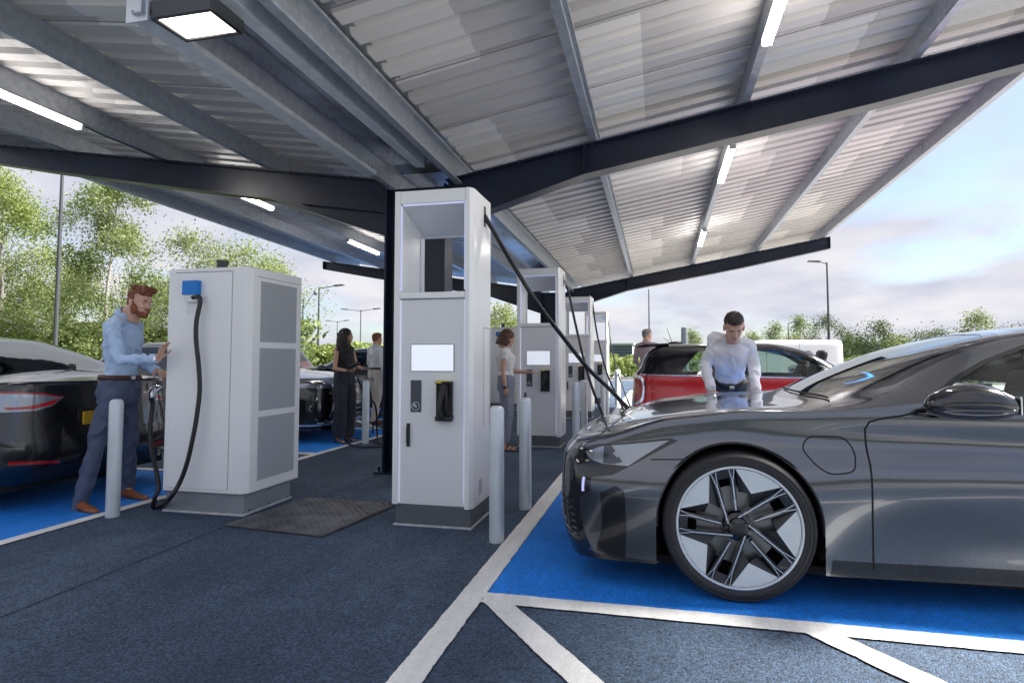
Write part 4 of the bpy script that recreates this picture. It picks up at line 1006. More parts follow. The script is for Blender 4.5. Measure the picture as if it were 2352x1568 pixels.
# wipers
for y0, y1 in ((.45, -.18), (-.1, -.66)):
    g = MB(); pts = []
    for t in np.linspace(0, 1, 9):
        h = car.tree.ray_cast(Vector((1.42+.09*abs(y0+(y1-y0)*t)**2+.03, y0+(y1-y0)*t, 2)), Vector((0, 0, -1)))
        pts.append(h[0]+Vector((0, 0, .012)))
    g.tube(pts, .006, 5); g.build('wiper', M['trim_matte'], gt)
# ---- black saloon at the left, tail towards the cabinet
def mk_wheels(t, axs, W_, r, rim, nsp=10):
    for x in axs:
        for s_ in (-1, 1): plain_wheel(t, x, s_*(W_-.005), r, s_, rim, nsp)
def mirror_y(p): return p+[(a, -b) for a, b in p[::-1]][1:-1]
def flat_zs(lo=.3):
    return lambda X: (lo, .46, .62, .80)
def build_saloon():
    t = thing('saloon_car', 'glossy black saloon with yellow rear number plate, tail towards the bearded man', 'car', (-4.74, 4.56, 0), R(180))
    # local: nose at x=0 ... tail at 4.69; root sits under the tail, body laid along -x
    L_ = 4.69; W_ = .925
    zt = pw([(0, .66), (.3, .74), (.8, .88), (1.25, .95), (1.7, 1.14), (2.2, 1.33), (2.6, 1.425), (3.0, 1.44), (3.4, 1.39), (3.9, 1.23), (4.25, 1.10), (4.5, 1.065), (4.69, 1.055)])
    zb = pw([(0, .62), (.5, .77), (.95, .87), (1.5, .90), (2.6, .93), (3.6, .965), (4.2, 1.0), (4.55, 1.02), (4.69, 1.02)])
    rows = shell(L_, W_, zt, zb, lambda X: (.32, .50, .68, float(np.interp(X, [0, 1, 4, 4.69], [.60, .78, .86, .92]))), pw([(0, .7), (2, .60), (3.2, .57), (4, .60), (4.69, .70)]), pw([(0, .9), (4.69, .91)]), zlow=.22)
    for r_ in rows:
        x = r_[5][0]
        if x > 4.2:
            k = (x-4.2)/.49
            for v in (0, 1): r_[v][0] -= .10*k*(1-v*.6)
            r_[2][0] -= .0; r_[3][0] -= .03*k; r_[4][0] -= .05*k
    rows[..., 0] = rows[..., 0]-L_; rows[..., 0] *= -1   # tail at x=0 facing the -x of the root, root is turned round
    c = Car(rows, 4, 4)
    for ax_ in (.86, 3.73): c.cut([(ax_-.375, 0)]+circle(ax_, .34, .375, 182, -2, 30)+[(ax_+.375, 0)], 'y', 9, lambda q, n: abs(q.y) > .6)
    c.cut(rounded([(.62, 1.03), (.95, 1.20), (1.35, 1.33), (2.0, 1.37), (2.5, 1.25), (3.1, .97), (2.0, .955)], .04), 'y', 3, lambda q, n: abs(q.y) > .42 and abs(n.y) > .25)
    c.cut(mirror_y([(.34, 0), (.36, .45), (.55, .66), (1.0, .56), (1.9, .50), (1.95, 0)]), 'z', 4, lambda q, n: n.z > .2, only=(0,))
    c.cut(mirror_y([(2.35, 0), (2.42, .52), (3.2, .70), (3.36, .4), (3.4, 0)]), 'z', 4, lambda q, n: n.z > .2, only=(0,))
    tl = [(.40, .90), (.50, .83), (.62, .80), (.86, .80), (.95, .83), (.95, .96), (.75, .955), (.55, .935)]
    rear = lambda q, n: q.x < .5 and n.x < -.05
    for sg in (1, -1):
        c.cut([(a*sg, b) for a, b in tl], 'x', 5, rear)
        c.cut([(a*sg, b) for a, b in [(.42, .895), (.50, .838), (.63, .815), (.78, .815), (.80, .835), (.66, .84), (.53, .865)]], 'x', 6, rear, only=(5,))
        c.cut([(a*sg, b) for a, b in [(.40, .90), (.55, .935), (.75, .955), (.95, .96), (.95, .945), (.75, .94), (.55, .92), (.44, .898)]], 'x', 6, rear, only=(5,))
        c.strip([(a*sg, b) for a, b in [(.62, .80), (.56, .66), (.50, .60), (.35, .58)]], 'x', 1, .008, rear, only=(0,))
        c.cut([(a*sg, b) for a, b in [(.45, .36), (.80, .40), (.80, .425), (.45, .385)]], 'x', 6, rear, only=(0,))
    c.cut(mirror_y([(0, .20), (.70, .20), (.62, .33), (.40, .36), (0, .36)]) if False else [(-.7, .2), (.7, .2), (.6, .34), (-.6, .34)], 'x', 2, rear, only=(0,))
    c.part({0: 0, 1: 1, 2: 2}, 'body', [M['paint_black'], M['liner'], M['trim_matte']], t)
    c.part({3: 0}, 'side_window', M['tint_glass'], t); c.part({4: 0}, 'rear_window', M['tint_glass'], t, keep=lambda q: q.x < 2.1); c.part({4: 0}, 'windscreen', M['tint_glass'], t, keep=lambda q: q.x > 2.1)
    for sd in 'lr':
        a = c.part({5: 0}, 'tail_light', M['lens'], t, side=sd); b = c.part({6: 0}, 'tail_light_red', M['tail_red'], a, side=sd)
    for ax_ in (.86, 3.73):
        for s_ in (-1, 1): well(t, ax_, .34, .385, s_*.91, s_*.5)
    mk_wheels(t, (.86, 3.73), W_, .335, M['alloy_silver'])
    h = c.tree.ray_cast(Vector((-1, 0, .74)), Vector((1, 0, 0)))[0].x
    g = MB(); g.box((h-.022, -.26, .655), (h+.012, .26, .765)); g.build('number_plate', M['plate_yellow'], t, bevel=.004)
    g = MB(); g.box((h-.004, -.30, .63), (h+.010, .30, .79)); g.build('plate_recess', M['trim_matte'], t, bevel=.01)
    g = MB(); g.box((.2, -.8, .18), (4.5, .8, .24)); g.box((.9, -.78, .5), (3.5, .78, .55)); g.build('underbody', M['liner'], t)
    seats(t, [(1.0, -.4), (1.0, .4), (1.9, -.38), (1.9, .38)], W_, .4)
    return t
build_saloon()
# ---- red hatchback with black roof, tail towards the second charging station
def build_hatch():
    t = thing('hatchback_car', 'red hatchback with black roof and roof aerial, behind the leaning man', 'car', (-.36, 8.62, 0))
    L_ = 3.85; W_ = .865
    # local x=0 at the tail, nose at 3.85
    zt0 = [(0, .80), (.04, 1.02), (.10, 1.09), (.22, 1.29), (.34, 1.385), (.6, 1.405), (1.3, 1.42), (1.8, 1.405), (2.1, 1.33), (2.35, 1.20), (2.62, 1.06), (2.9, 1.00), (3.4, .95), (3.7, .88), (3.85, .78)]
    zt = pw(zt0); zb = pw([(0, .80), (.05, 1.0), (.3, 1.0), (1.5, .985), (2.5, .97), (3.2, .93), (3.6, .86), (3.85, .76)])
    rows = []
    rows = shell(L_, W_, zt, zb, lambda X: (.32, .48, .66, .84), pw([(0, .66), (.4, .64), (1.8, .64), (2.3, .66), (3, .7), (3.85, .6)]), pw([(0, .93), (3.85, .93)]), zlow=.2, kf=.45, kr=.7, stations=[.8, 1.0, 1.25, 1.5, 1.75, 1.95, 2.15, 2.35, 2.6, 2.8, 3.0])
    c = Car(rows, 4, 4)
    for ax_ in (.68, 3.17): c.cut([(ax_-.36, 0)]+circle(ax_, .31, .36, 182, -2, 30)+[(ax_+.36, 0)], 'y', 9, lambda q, n: abs(q.y) > .6)
    # black roof and pillars, windows
    sd_ = lambda q, n: abs(q.y) > .42 or n.z > .3 or q.x < .35
    c.cut([(-.1, 1.02), (.3, 1.012), (1.5, .998), (2.48, .985), (2.60, 1.04), (2.40, 1.19), (2.2, 1.30), (2.0, 1.36), (1.9, 1.6), (-.1, 1.6)], 'y', 2, None)
    c.cut(rounded([(.62, 1.03), (.74, 1.18), (.86, 1.31), (1.12, 1.33), (1.12, 1.02)], .04), 'y', 3, lambda q, n: abs(q.y) > .45 and abs(n.y) > .3)
    c.cut(rounded([(1.17, 1.02), (1.17, 1.33), (1.8, 1.33), (2.02, 1.29), (2.22, 1.17), (2.40, 1.04), (2.40, 1.01)], .03), 'y', 3, lambda q, n: abs(q.y) > .45 and abs(n.y) > .3)
    c.cut(mirror_y([(2.62, 0), (2.58, .45), (2.46, .68), (2.12, .62), (2.0, .5), (1.97, 0)]), 'z', 4, lambda q, n: n.z > .2)
    c.cut([(-.58, 1.06), (.58, 1.06), (.50, 1.33), (-.50, 1.33)], 'x', 4, lambda q, n: q.x < .45 and n.x < -.2)
    tlc = rounded([(.60, .66), (.80, .64), (.86, .70), (.87, .96), (.80, 1.0), (.66, 1.0), (.60, .94)], .05)
    tlo = rounded([(.005, .66), (.10, .62), (.19, .70), (.215, .90), (.17, 1.0), (.06, 1.0), (.0, .95)], .06)
    c.cut(tlo, 'y', 6, lambda q, n: q.x < .3 and abs(q.y) > .5)
    tli = rounded([(.02, .69), (.09, .655), (.165, .72), (.185, .88), (.15, .965), (.07, .965), (.02, .93)], .05)
    c.cut(tli, 'y', 5, lambda q, n: q.x < .3 and abs(q.y) > .5)
    ti2 = rounded([(.05, .76), (.085, .75), (.125, .79), (.13, .87), (.10, .90), (.06, .88)], .02)
    c.cut(ti2, 'y', 7, lambda q, n: q.x < .3 and abs(q.y) > .5)
    c.strip([(1.15, .30), (1.16, .98)], 'y', 1, .006, lambda q, n: abs(q.y) > .5, only=(0,)); c.strip([(2.30, .30), (2.36, .6), (2.40, .97)], 'y', 1, .006, lambda q, n: abs(q.y) > .5, only=(0,))
    c.cut([(-.1, .15), (4, .15), (4, .30), (-.1, .30)], 'y', 8, lambda q, n: True, only=(0,))
    c.part({0: 0, 1: 1, 2: 2, 8: 3}, 'body', [M['paint_red'], M['liner'], M['trim_black'], M['trim_matte']], t)
    for s in 'lr':
        c.part({3: 0}, 'side_window', M['hatch_glass'], t, side=s); a = c.part({5: 0, 7: 1}, 'tail_light', [M['tail_red'], M['tail_orange']], t, side=s); c.part({6: 0}, 'light_bezel', M['chrome'], a, side=s, offset=.004)
    c.part({4: 0}, 'windscreen', M['car_glass'], t, keep=lambda q: q.x > 1); c.part({4: 0}, 'rear_window', M['tint_glass'], t, keep=lambda q: q.x < 1)
    for ax_ in (.68, 3.17):
        for s_ in (-1, 1): well(t, ax_, .31, .37, s_*.85, s_*.5)
    mk_wheels(t, (.68, 3.17), W_, .305, M['alloy_silver'], 8)
    for s_ in (-1, 1):   # chrome belt line
        g = MB(); pts = []
        for x in np.linspace(.06, 2.42, 26):
            z = float(np.interp(x, [0, .3, 1.5, 2.48], [1.018, 1.010, .996, .983])); h = c.tree.ray_cast(Vector((x, s_*2, z)), Vector((0, -s_, 0)))
            if h[0]: pts.append(h[0]+Vector((0, s_*.003, 0)))
        g.tube(pts, .009, 6); g.build('chrome_belt_trim', M['chrome'], t, smooth=True)
        g = MB(); g.loft([[(2.28+x, s_*(.93+h_*math.cos(a)), 1.05+v_*math.sin(a)) for a in np.linspace(0, 2*math.pi, 13)[:-1]] for x, h_, v_ in ((-.09, .06, .05), (-.05, .10, .075), (.04, .09, .07), (.10, .04, .04))]); g.box((2.22, min(s_*.78, s_*.88), 1.01), (2.30, max(s_*.78, s_*.88), 1.04)); g.build('side_mirror', M['chrome'], t, smooth=True)
    g = MB(); g.loft([[(x, y, z) for y, z in ((-.56+o, zl), (.56-o, zl), (.56-o, zh), (-.56+o, zh))] for x, o, zl, zh in ((.10, .05, 1.355, 1.372), (.22, .0, 1.36, 1.395), (.50, .0, 1.385, 1.41))]); g.build('roof_spoiler', M['trim_black'], t, bevel=.006)
    g = MB(); g.ell((.60, -.0, 1.415), (.10, .035, .03)); g.build('aerial_base', M['trim_black'], t, smooth=True)
    g = MB(); g.tube([(.55, 0, 1.43), (.49, 0, 1.62)], [.005, .003], 6); g.tube([(.52, .02, 1.43), (.44, .02, 1.50)], [.004, .002], 6); g.build('aerial', M['trim_matte'], t)
    g = MB(); g.box((-.03, -.35, .98), (.0, -.30, 1.0)); g.box((.02, -.55, 1.085), (.06, -.05, 1.10)); g.build('rear_wiper', M['trim_matte'], t, bevel=.004)
    g = MB(); g.box((.1, -.75, .16), (3.6, .75, .22)); g.box((.5, -.75, .5), (2.7, .75, .55)); g.box((2.1, -.76, .7), (2.5, .76, .96)); g.build('underbody', M['liner'], t)
    seats(t, [(1.75, -.36), (1.75, .36), (.9, -.36), (.9, .36)], W_, .42, .92)
    for o in t.children:
        if o.name.startswith('seat'): o.data = o.data.copy(); o.data.transform(Matrix.Translation((2*0, 0, 0)))
    g = MB(); g.lathe([(.165+.012*math.cos(a), .012*math.sin(a)) for a in np.linspace(0, 2*math.pi, 9)[:-1]], (0, 0, 0), 'x', 24, closed=True); g.build('steering_wheel', M['seat_fabric'], t, smooth=True, loc=(2.1, -.36, 1.02)).rotation_euler = (0, R(20), 0)
    return t
glass('hatch_glass', (.62, .74, .69), .04)
build_hatch()
# ---- generic crossover used for the black car, the charcoal one and the crimson one
def crossover(label, loc, rz, pm, L_=4.6, W_=.93, H=1.62, detail=False, grp=None, gl='tint_glass'):
    t = thing('crossover_car', label, 'car', loc, rz)
    k = H/1.62; q_ = L_/4.6
    zt = pw([(0, .78), (.1, .86), (.3, .93), (.8, 1.0), (1.15*q_, 1.04), (1.5*q_, 1.22*k), (1.9*q_, 1.46*k), (2.2*q_, 1.57*k), (2.7*q_, 1.62*k), (3.4*q_, 1.60*k), (3.95*q_, 1.50*k), (4.3*q_, 1.22*k), (4.5*q_, 1.06), (L_, .98)])
    zb = pw([(0, .74), (.25, .88), (.8, .97), (1.5, 1.0), (3.0, 1.03), (4.0*q_, 1.06), (L_, .96)])
    rows = shell(L_, W_, zt, zb, lambda X: (.36, .52, .68, .85), pw([(0, .7), (1.9, .66), (3.6, .63), (L_, .62)]), pw([(0, .92), (L_, .92)]), zlow=.24, kf=.6, kr=.5)
    c = Car(rows, 4, 4); a0, a1 = .88*q_, 3.62*q_
    for ax_ in (a0, a1): c.cut([(ax_-.40, 0)]+circle(ax_, .36, .40, 182, -2, 28)+[(ax_+.40, 0)], 'y', 9, lambda q, n: abs(q.y) > .6)
    c.cut(rounded([(1.52*q_, 1.035*k+.0), (1.95*q_, 1.34*k), (2.3*q_, 1.48*k), (3.3*q_, 1.50*k), (3.85*q_, 1.40*k), (3.95*q_, 1.14*k), (3.0*q_, 1.07*k)], .04), 'y', 3, lambda q, n: abs(q.y) > .42 and abs(n.y) > .25)
    c.cut([(2.62*q_, .9), (2.72*q_, .9), (2.70*q_, 1.6), (2.60*q_, 1.6)], 'y', 2, lambda q, n: abs(q.y) > .42, only=(3,))
    c.cut(mirror_y([(1.18*q_, 0), (1.24*q_, .5), (1.42*q_, .72), (1.95*q_, .62), (2.1*q_, .5), (2.13*q_, 0)]), 'z', 4, lambda q, n: n.z > .2, only=(0,))
    c.cut(mirror_y([(4.0*q_, 0), (4.0*q_, .5), (4.4*q_, .56), (4.44*q_, 0)]), 'z', 4, lambda q, n: n.z > .1 and n.x > .2, only=(0,))
    if H > 1.7: c.cut([(-.1, .15), (L_+.1, .15), (L_+.1, .40), (-.1, .40)], 'y', 2, lambda q, n: True, only=(0,))
    c.strip([(1.45*q_, .35), (1.46*q_, 1.0)], 'y', 1, .008, lambda q, n: abs(q.y) > .5, only=(0,)); c.strip([(2.66*q_, .3), (2.66*q_, 1.04)], 'y', 1, .008, lambda q, n: abs(q.y) > .5, only=(0,))
    fr = lambda q, n: q.x < .75 and n.x < .2
    for sg in (1, -1):
        c.cut([(a*sg, b) for a, b in [(.50, .80), (.62, .775), (.93, .80), (.93, .86), (.70, .845), (.52, .83)]], 'x', 5, fr)
        c.cut([(a*sg, b) for a, b in [(.48, .66), (.55, .52), (.66, .33), (.80, .33), (.86, .50), (.80, .62), (.60, .70)]], 'x', 2, fr, only=(0,))
    c.cut([(-.42, .66), (.42, .66), (.36, .44), (.30, .30), (-.30, .30), (-.36, .44)], 'x', 2, fr, only=(0,))
    c.cut([(-.95, .15), (.95, .15), (.95, .27), (-.95, .27)], 'x', 8, lambda q, n: q.x < .5, only=(0,))
    c.cut([(.55, .82), (.95, .82), (.95, .94), (.55, .94)], 'x', 6, lambda q, n: q.x > L_-.5 and n.x > .1); c.cut([(-.95, .82), (-.55, .82), (-.55, .94), (-.95, .94)], 'x', 6, lambda q, n: q.x > L_-.5 and n.x > .1)
    c.part({0: 0, 1: 1, 2: 2, 8: 3}, 'body', [M[pm], M['liner'], M['trim_black'], M['alloy_silver']], t)
    for s in 'lr':
        c.part({3: 0}, 'side_window', M[gl], t, side=s); c.part({5: 0}, 'headlight', M['lens'], t, side=s); c.part({6: 0}, 'tail_light', M['tail_red'], t, side=s)
    c.part({4: 0}, 'windscreen', M['car_glass'], t, keep=lambda q: q.x < 3); c.part({4: 0}, 'rear_window', M['tint_glass'], t, keep=lambda q: q.x >= 3)
    for ax_ in (a0, a1):
        for s_ in (-1, 1): well(t, ax_, .36, .41, s_*(W_-.02), s_*.5)
    mk_wheels(t, (a0, a1), W_, .355, M['alloy_silver'], 7)
    for s_ in (-1, 1):
        g = MB(); g.loft([[(1.62*q_+x, s_*(W_+.04+h_*math.cos(a)), 1.10*k+v_*math.sin(a)) for a in np.linspace(0, 2*math.pi, 13)[:-1]] for x, h_, v_ in ((-.09, .05, .05), (-.05, .10, .08), (.05, .10, .08), (.10, .05, .05))]); g.box((1.58*q_, min(s_*.82, s_*.90), 1.05*k), (1.66*q_, max(s_*.82, s_*.90), 1.08*k)); g.build('side_mirror', M[pm], t, smooth=True)
        g = MB(); pts = []
        for x in np.linspace(1.5*q_, 3.98*q_, 20):
            z = float(np.interp(x/q_, [1.5, 1.95, 2.3, 3.3, 3.85, 4.0], [1.045, 1.355, 1.495, 1.515, 1.415, 1.2]))*k
            h = c.tree.ray_cast(Vector((x, s_*2, z)), Vector((0, -s_, 0)))
            if h[0]: pts.append(h[0]+Vector((0, s_*.003, 0)))
        g.tube(pts, .008, 6); g.build('window_trim', M['chrome'], t, smooth=True)
    if detail:
        def onface(pts_, r_, nm, mt):
            g = MB(); P_ = []
            for y, z in pts_:
                h = c.tree.ray_cast(Vector((-1, y, z)), Vector((1, 0, 0)))
                if h[0]: P_.append(h[0]+Vector((-.004, 0, 0)))
            if len(P_) > 1: g.tube(P_, r_, 6); g.build(nm, M[mt], t, smooth=True)
        for sg in (1, -1):
            onface([(sg*y, z) for y, z in ((.50, .835), (.70, .853), (.90, .868))], .009, 'headlight_strip', 'chrome')
            onface([(sg*y, z) for y, z in ((.46, .66), (.53, .52), (.62, .36))], .008, 'bumper_trim', 'chrome')
            onface([(sg*y, z) for y, z in ((.64, .31), (.82, .33), (.88, .50), (.82, .64), (.60, .71))], .006, 'bumper_trim', 'chrome')
        onface([(y, .815-.0*abs(y)) for y in np.linspace(-.46, .46, 9)], .008, 'bonnet_trim', 'chrome')
        for z in (.36, .44, .52, .60): onface([(y, z) for y in np.linspace(-.34, .34, 7)], .007, 'grille_bar', 'chrome')
        onface([(y, .285) for y in np.linspace(-.80, .80, 13)], .010, 'bumper_trim', 'chrome')
        # raised chrome letters along the bonnet edge
        fc = bpy.data.curves.new('bonnet_lettering', 'FONT'); fc.body = 'GENESIS'; fc.size = .085; fc.extrude = .004; fc.align_x = 'CENTER'; fc.space_character = 1.35
        h = c.tree.ray_cast(Vector((-1, 0, .855)), Vector((1, 0, 0)))
        fc.materials.append(M['chrome']); f0 = bpy.data.objects.new('tmp_text', fc); C.objects.link(f0); me_ = bpy.data.meshes.new_from_object(f0.evaluated_get(bpy.context.evaluated_depsgraph_get())); bpy.data.objects.remove(f0); fo = bpy.data.objects.new('bonnet_lettering', me_); link(fo, t); fo.rotation_euler = (R(90), 0, R(-90)); fo.location = (h[0].x-.012 if h[0] else 0, 0, .83)
    g = MB(); g.box((.2, -.8, .2), (L_-.2, .8, .26)); g.box((1.3, -.80, .5), (L_-.5, .80, .55)); g.box((1.2*q_, -.78, .7), (1.7*q_, .78, 1.0)); g.build('underbody', M['liner'], t)
    seats(t, [(2.2*q_, -.4), (2.2*q_, .4), (3.1*q_, -.4), (3.1*q_, .4)], W_, .5)
    return t
crossover('glossy black car with chrome lettering and grille, nose towards the woman in black', (-4.62, 8.80, 0), R(180), 'paint_black', H=1.50, detail=True)
crossover('charcoal car seen side-on behind the woman in black, windscreen at its left', (-8.35, 12.55, 0), 0, 'paint_charcoal', L_=4.35, H=1.47, gl='car_glass')
crossover('crimson car mostly hidden behind the bearded man and the white cabinet', (-13.1, 13.6, 0), 0, 'paint_crimson', H=1.74)
# ---- white van behind the red hatchback
def van():
    t = thing('van', 'white van showing its roof beyond the red hatchback', 'van', (at(1928, 800, Y=24.2).x-4.9, 24.2, 0))
    # measured: roof corner near the pixel (1925, 780)
    L_ = 4.9; W_ = .97; H = 1.88
    zt = pw([(0, .9), (.3, 1.05), (.8, 1.2), (1.3, 1.65), (1.75, 1.82), (2.2, H), (4.6, H), (4.8, 1.86), (L_, 1.72)]); zb = pw([(0, .86), (.5, 1.08), (1.5, 1.15), (4.8, 1.15), (L_, 1.1)])
    c = Car(shell(L_, W_, zt, zb, lambda X: (.4, .6, .8, 1.0), pw([(0, .8), (L_, .80)]), pw([(0, .95), (L_, .96)]), zlow=.25, kf=.5, kr=.12), 3, 3)
    for ax_ in (.9, 3.9): c.cut([(ax_-.40, 0)]+circle(ax_, .36, .40, 182, -2, 20)+[(ax_+.40, 0)], 'y', 9, lambda q, n: abs(q.y) > .6)
    c.cut(rounded([(1.2, 1.2), (1.7, 1.66), (1.95, 1.68), (1.95, 1.18)], .04), 'y', 3, lambda q, n: abs(q.y) > .45 and abs(n.y) > .2)
    c.cut(mirror_y([(1.0, 0), (1.05, .6), (1.55, .62), (1.62, 0)]), 'z', 3, lambda q, n: n.z > .2 and n.x < -.1, only=(0,))
    c.strip([(-0, .3), (0, 1.95)], 'x', 1, .012, lambda q, n: q.x > 4.4, only=(0,)); c.strip([(2.3, .4), (2.3, 1.8)], 'y', 1, .012, lambda q, n: abs(q.y) > .5, only=(0,)); c.strip([(3.4, .4), (3.4, 1.8)], 'y', 1, .012, lambda q, n: abs(q.y) > .5, only=(0,))
    c.part({0: 0, 1: 1}, 'body', [M['paint_white'], M['liner']], t); c.part({3: 0}, 'window', M['tint_glass'], t)
    mk_wheels(t, (.9, 3.9), W_, .34, M['alloy_silver'], 6)
    for ax_ in (.9, 3.9):
        for s_ in (-1, 1): well(t, ax_, .36, .41, s_*(W_-.02), s_*.5)
    g = MB(); g.box((.2, -.8, .2), (4.7, .8, .28)); g.build('underbody', M['liner'], t)
van()
# ------------------------------------------------------------------ people
def bake(mb, name, m, parent, voxel, smooth=6, disp=None, subd=0):
    o = mb.build('tmp', m); md = o.modifiers.new('r', 'REMESH'); md.mode = 'VOXEL'; md.voxel_size = voxel; md.use_smooth_shade = True
    if smooth: s = o.modifiers.new('s', 'SMOOTH'); s.factor = .5; s.iterations = smooth
    dg = bpy.context.evaluated_depsgraph_get(); me = bpy.data.meshes.new_from_object(o.evaluated_get(dg)); me.name = name
    bpy.data.objects.remove(o)
    if disp:
        amp, fr, st = disp; n = len(me.vertices); co = np.empty(n*3); no = np.empty(n*3); me.vertices.foreach_get('co', co); me.vertices.foreach_get('normal', no); co = co.reshape(-1, 3); no = no.reshape(-1, 3)
        for i in range(n):
            p = co[i]; q = Vector((p[0]*fr*st[0], p[1]*fr*st[1], p[2]*fr*st[2]))
            q += Vector((noise.noise(q*.6), noise.noise(q*.6+Vector((5, 1, 3))), 0))*.8
            d_ = noise.noise(q)+.5*noise.noise(q*2.1)
            co[i] = p+no[i]*(amp*(.7-2.2*abs(d_)))
        me.vertices.foreach_set('co', co.ravel()); me.update()
    me.polygons.foreach_set('use_smooth', [True]*len(me.polygons))
    me.materials.clear(); me.materials.append(m)
    o = bpy.data.objects.new(name, me); link(o, parent); return o
def frame(d, hint=Vector((0, 0, 1))):
    z = Vector(d).normalized(); x = Vector(hint)-Vector(hint).dot(z)*z
    if x.length < 1e-4: x = Vector((1, 0, 0))-z.x*z
    x.normalize(); y = z.cross(x); return x, y, z
def ring(c, ax, ay, rx, ry, n=20, sq=1.0):
    o = []
    for i in range(n):
        a = 2*math.pi*i/n; ca, sa = math.cos(a), math.sin(a); ca = math.copysign(abs(ca)**sq, ca); sa = math.copysign(abs(sa)**sq, sa)
        o.append(Vector(c)+Vector(ax)*rx*ca+Vector(ay)*ry*sa)
    return o
def limb(mb, pts, rs, sub=4, n=14):
    P_ = spline(pts, sub); k = len(P_); r = np.interp(np.linspace(0, 1, k), np.linspace(0, 1, len(rs)), rs)
    mb.tube(P_, list(r), n)
    for p, q in ((P_[0], r[0]), (P_[-1], r[-1])): mb.ell(p, (q, q, q), n=12, m=8)
def lerp(a, b, t): return Vector(a)*(1-t)+Vector(b)*t

def head(mb, c, fwd, up, s=1.0):
    'c is the middle of the head; the head is .235 high'
    f = Vector(fwd).normalized(); u = (Vector(up)-Vector(up).dot(f)*f).normalized(); r = f.cross(u)
    rot = Matrix((f, -r, u)).transposed(); P = lambda x, y, z: Vector(c)+(f*x+r*y+u*z)*s
    E_ = lambda p, q, a=None: mb.ell(P(*p), tuple(v*s for v in q), rot if a is None else rot @ Matrix.Rotation(a, 3, 'Y'), n=16, m=12)
    E_((-.012, 0, .032), (.094, .074, .082)); E_((.016, 0, -.02), (.072, .062, .088)); E_((.042, 0, -.062), (.044, .047, .046)); E_((.062, 0, -.090), (.022, .024, .018))
    E_((.07, 0, .022), (.022, .050, .014)); E_((.062, .030, -.026), (.024, .022, .022)); E_((.062, -.030, -.026), (.024, .022, .022))
    mb.loft([[P(.082, -.006, .016), P(.082, .006, .016), P(.07, .008, .016), P(.07, -.008, .016)], [P(.100, -.008, -.016), P(.100, .008, -.016), P(.07, .013, -.016), P(.07, -.013, -.016)], [P(.108, -.009, -.028), P(.108, .009, -.028), P(.075, .018, -.03), P(.075, -.018, -.03)], [P(.092, -.008, -.036), P(.092, .008, -.036), P(.075, .014, -.038), P(.075, -.014, -.038)]])
    E_((.083, 0, -.052), (.011, .021, .006)); E_((.081, 0, -.062), (.011, .018, .007))
    for sg in (1, -1):
        E_((-.006, sg*.077, -.008), (.019, .008, .032), R(-12)); E_((.0, sg*.075, -.03), (.009, .007, .012))
    mb.tube([P(-.03, 0, -.03), P(-.045, 0, -.10), P(-.055, 0, -.16)], [.056*s, .054*s, .060*s], 16)
    return P, rot
def hand(mb, w, d, pn, th, s=1.0, curl=.25, spread=.12, hold=False):
    'w wrist, d towards the fingertips, pn palm normal (out of the palm), th side of the thumb'
    d = Vector(d).normalized(); pn = (Vector(pn)-Vector(pn).dot(d)*d).normalized(); t = (Vector(th)-Vector(th).dot(d)*d-Vector(th).dot(pn)*pn).normalized(); w = Vector(w)
    P = lambda a, b, c: w+(d*a+t*b+pn*c)*s
    mb.loft([ring(P(-.02, 0, 0), t, pn, .026*s, .020*s, 12), ring(P(.01, 0, 0), t, pn, .030*s, .017*s, 12), ring(P(.05, 0, 0), t, pn, .039*s, .015*s, 12), ring(P(.085, 0, 0), t, pn, .040*s, .012*s, 12)])
    for i, (b, ln) in enumerate(((.030, .072), (.010, .080), (-.011, .075), (-.031, .060))):
        c = curl*(1+.15*i); sp = spread*(1.5-i)/1.5; p = P(.082, b, 0); dd = d*math.cos(0)+t*sp*.6; pts = [P(.07, b, 0), p]; a = 0; seg = [ln*.45, ln*.30, ln*.25]
        for q, sl_ in enumerate(seg):
            a += c*(1 if not hold else 1.0); v = (d*math.cos(a)+pn*math.sin(a)+t*sp*.5).normalized(); p = p+v*sl_*s; pts.append(p)
        mb.tube(pts, [.0095*s, .0092*s, .0086*s, .008*s, .0062*s], 8); mb.ell(pts[-1], (.0065*s,)*3, n=8, m=6)
    pts = [P(.015, .022, .004), P(.035, .048, .012), P(.062, .062, .020), P(.085, .066, .028+.02*curl)]; mb.tube(pts, [.014*s, .0115*s, .010*s, .008*s], 8); mb.ell(pts[-1], (.008*s,)*3, n=8, m=6)

def shoe(name, m, parent, heel, toe, w_=.043, h=.075, sole=.012):
    'heel and toe on the ground'
    a, b = Vector(heel), Vector(toe); d = (b-a); L_ = d.length; d.normalize(); s = Vector((0, 0, 1)).cross(d).normalized(); up = d.cross(s)
    mb = MB(); rings = []
    for t, ww, hh in ((-.02, .5, .55), (.04, .78, .95), (.18, .86, 1.05), (.34, .80, .95), (.50, .86, .72), (.68, 1.0, .56), (.84, .88, .46), (.96, .52, .38), (1.0, .2, .25)):
        c = a+d*L_*t; zh = h*hh
        rings.append([c+s*(w_*ww*math.cos(q))+up*(max(0, zh*(.5+.5*math.sin(q))) if math.sin(q) > -.6 else 0) for q in np.linspace(0, 2*math.pi, 17)[:-1]])
    mb.loft(rings); o = mb.build(name, m, parent, smooth=True)
    so = MB(); rings = []
    for z in (0, sole):
        rings.append([a+d*L_*(.48+.53*math.cos(q))+s*(w_*1.02*math.sin(q)*(1 if math.cos(q) > -.2 else .85))+up*z for q in np.linspace(0, 2*math.pi, 25)[:-1]])
    so.loft(rings); so.build('sole', M['belt_brown'], o); return o

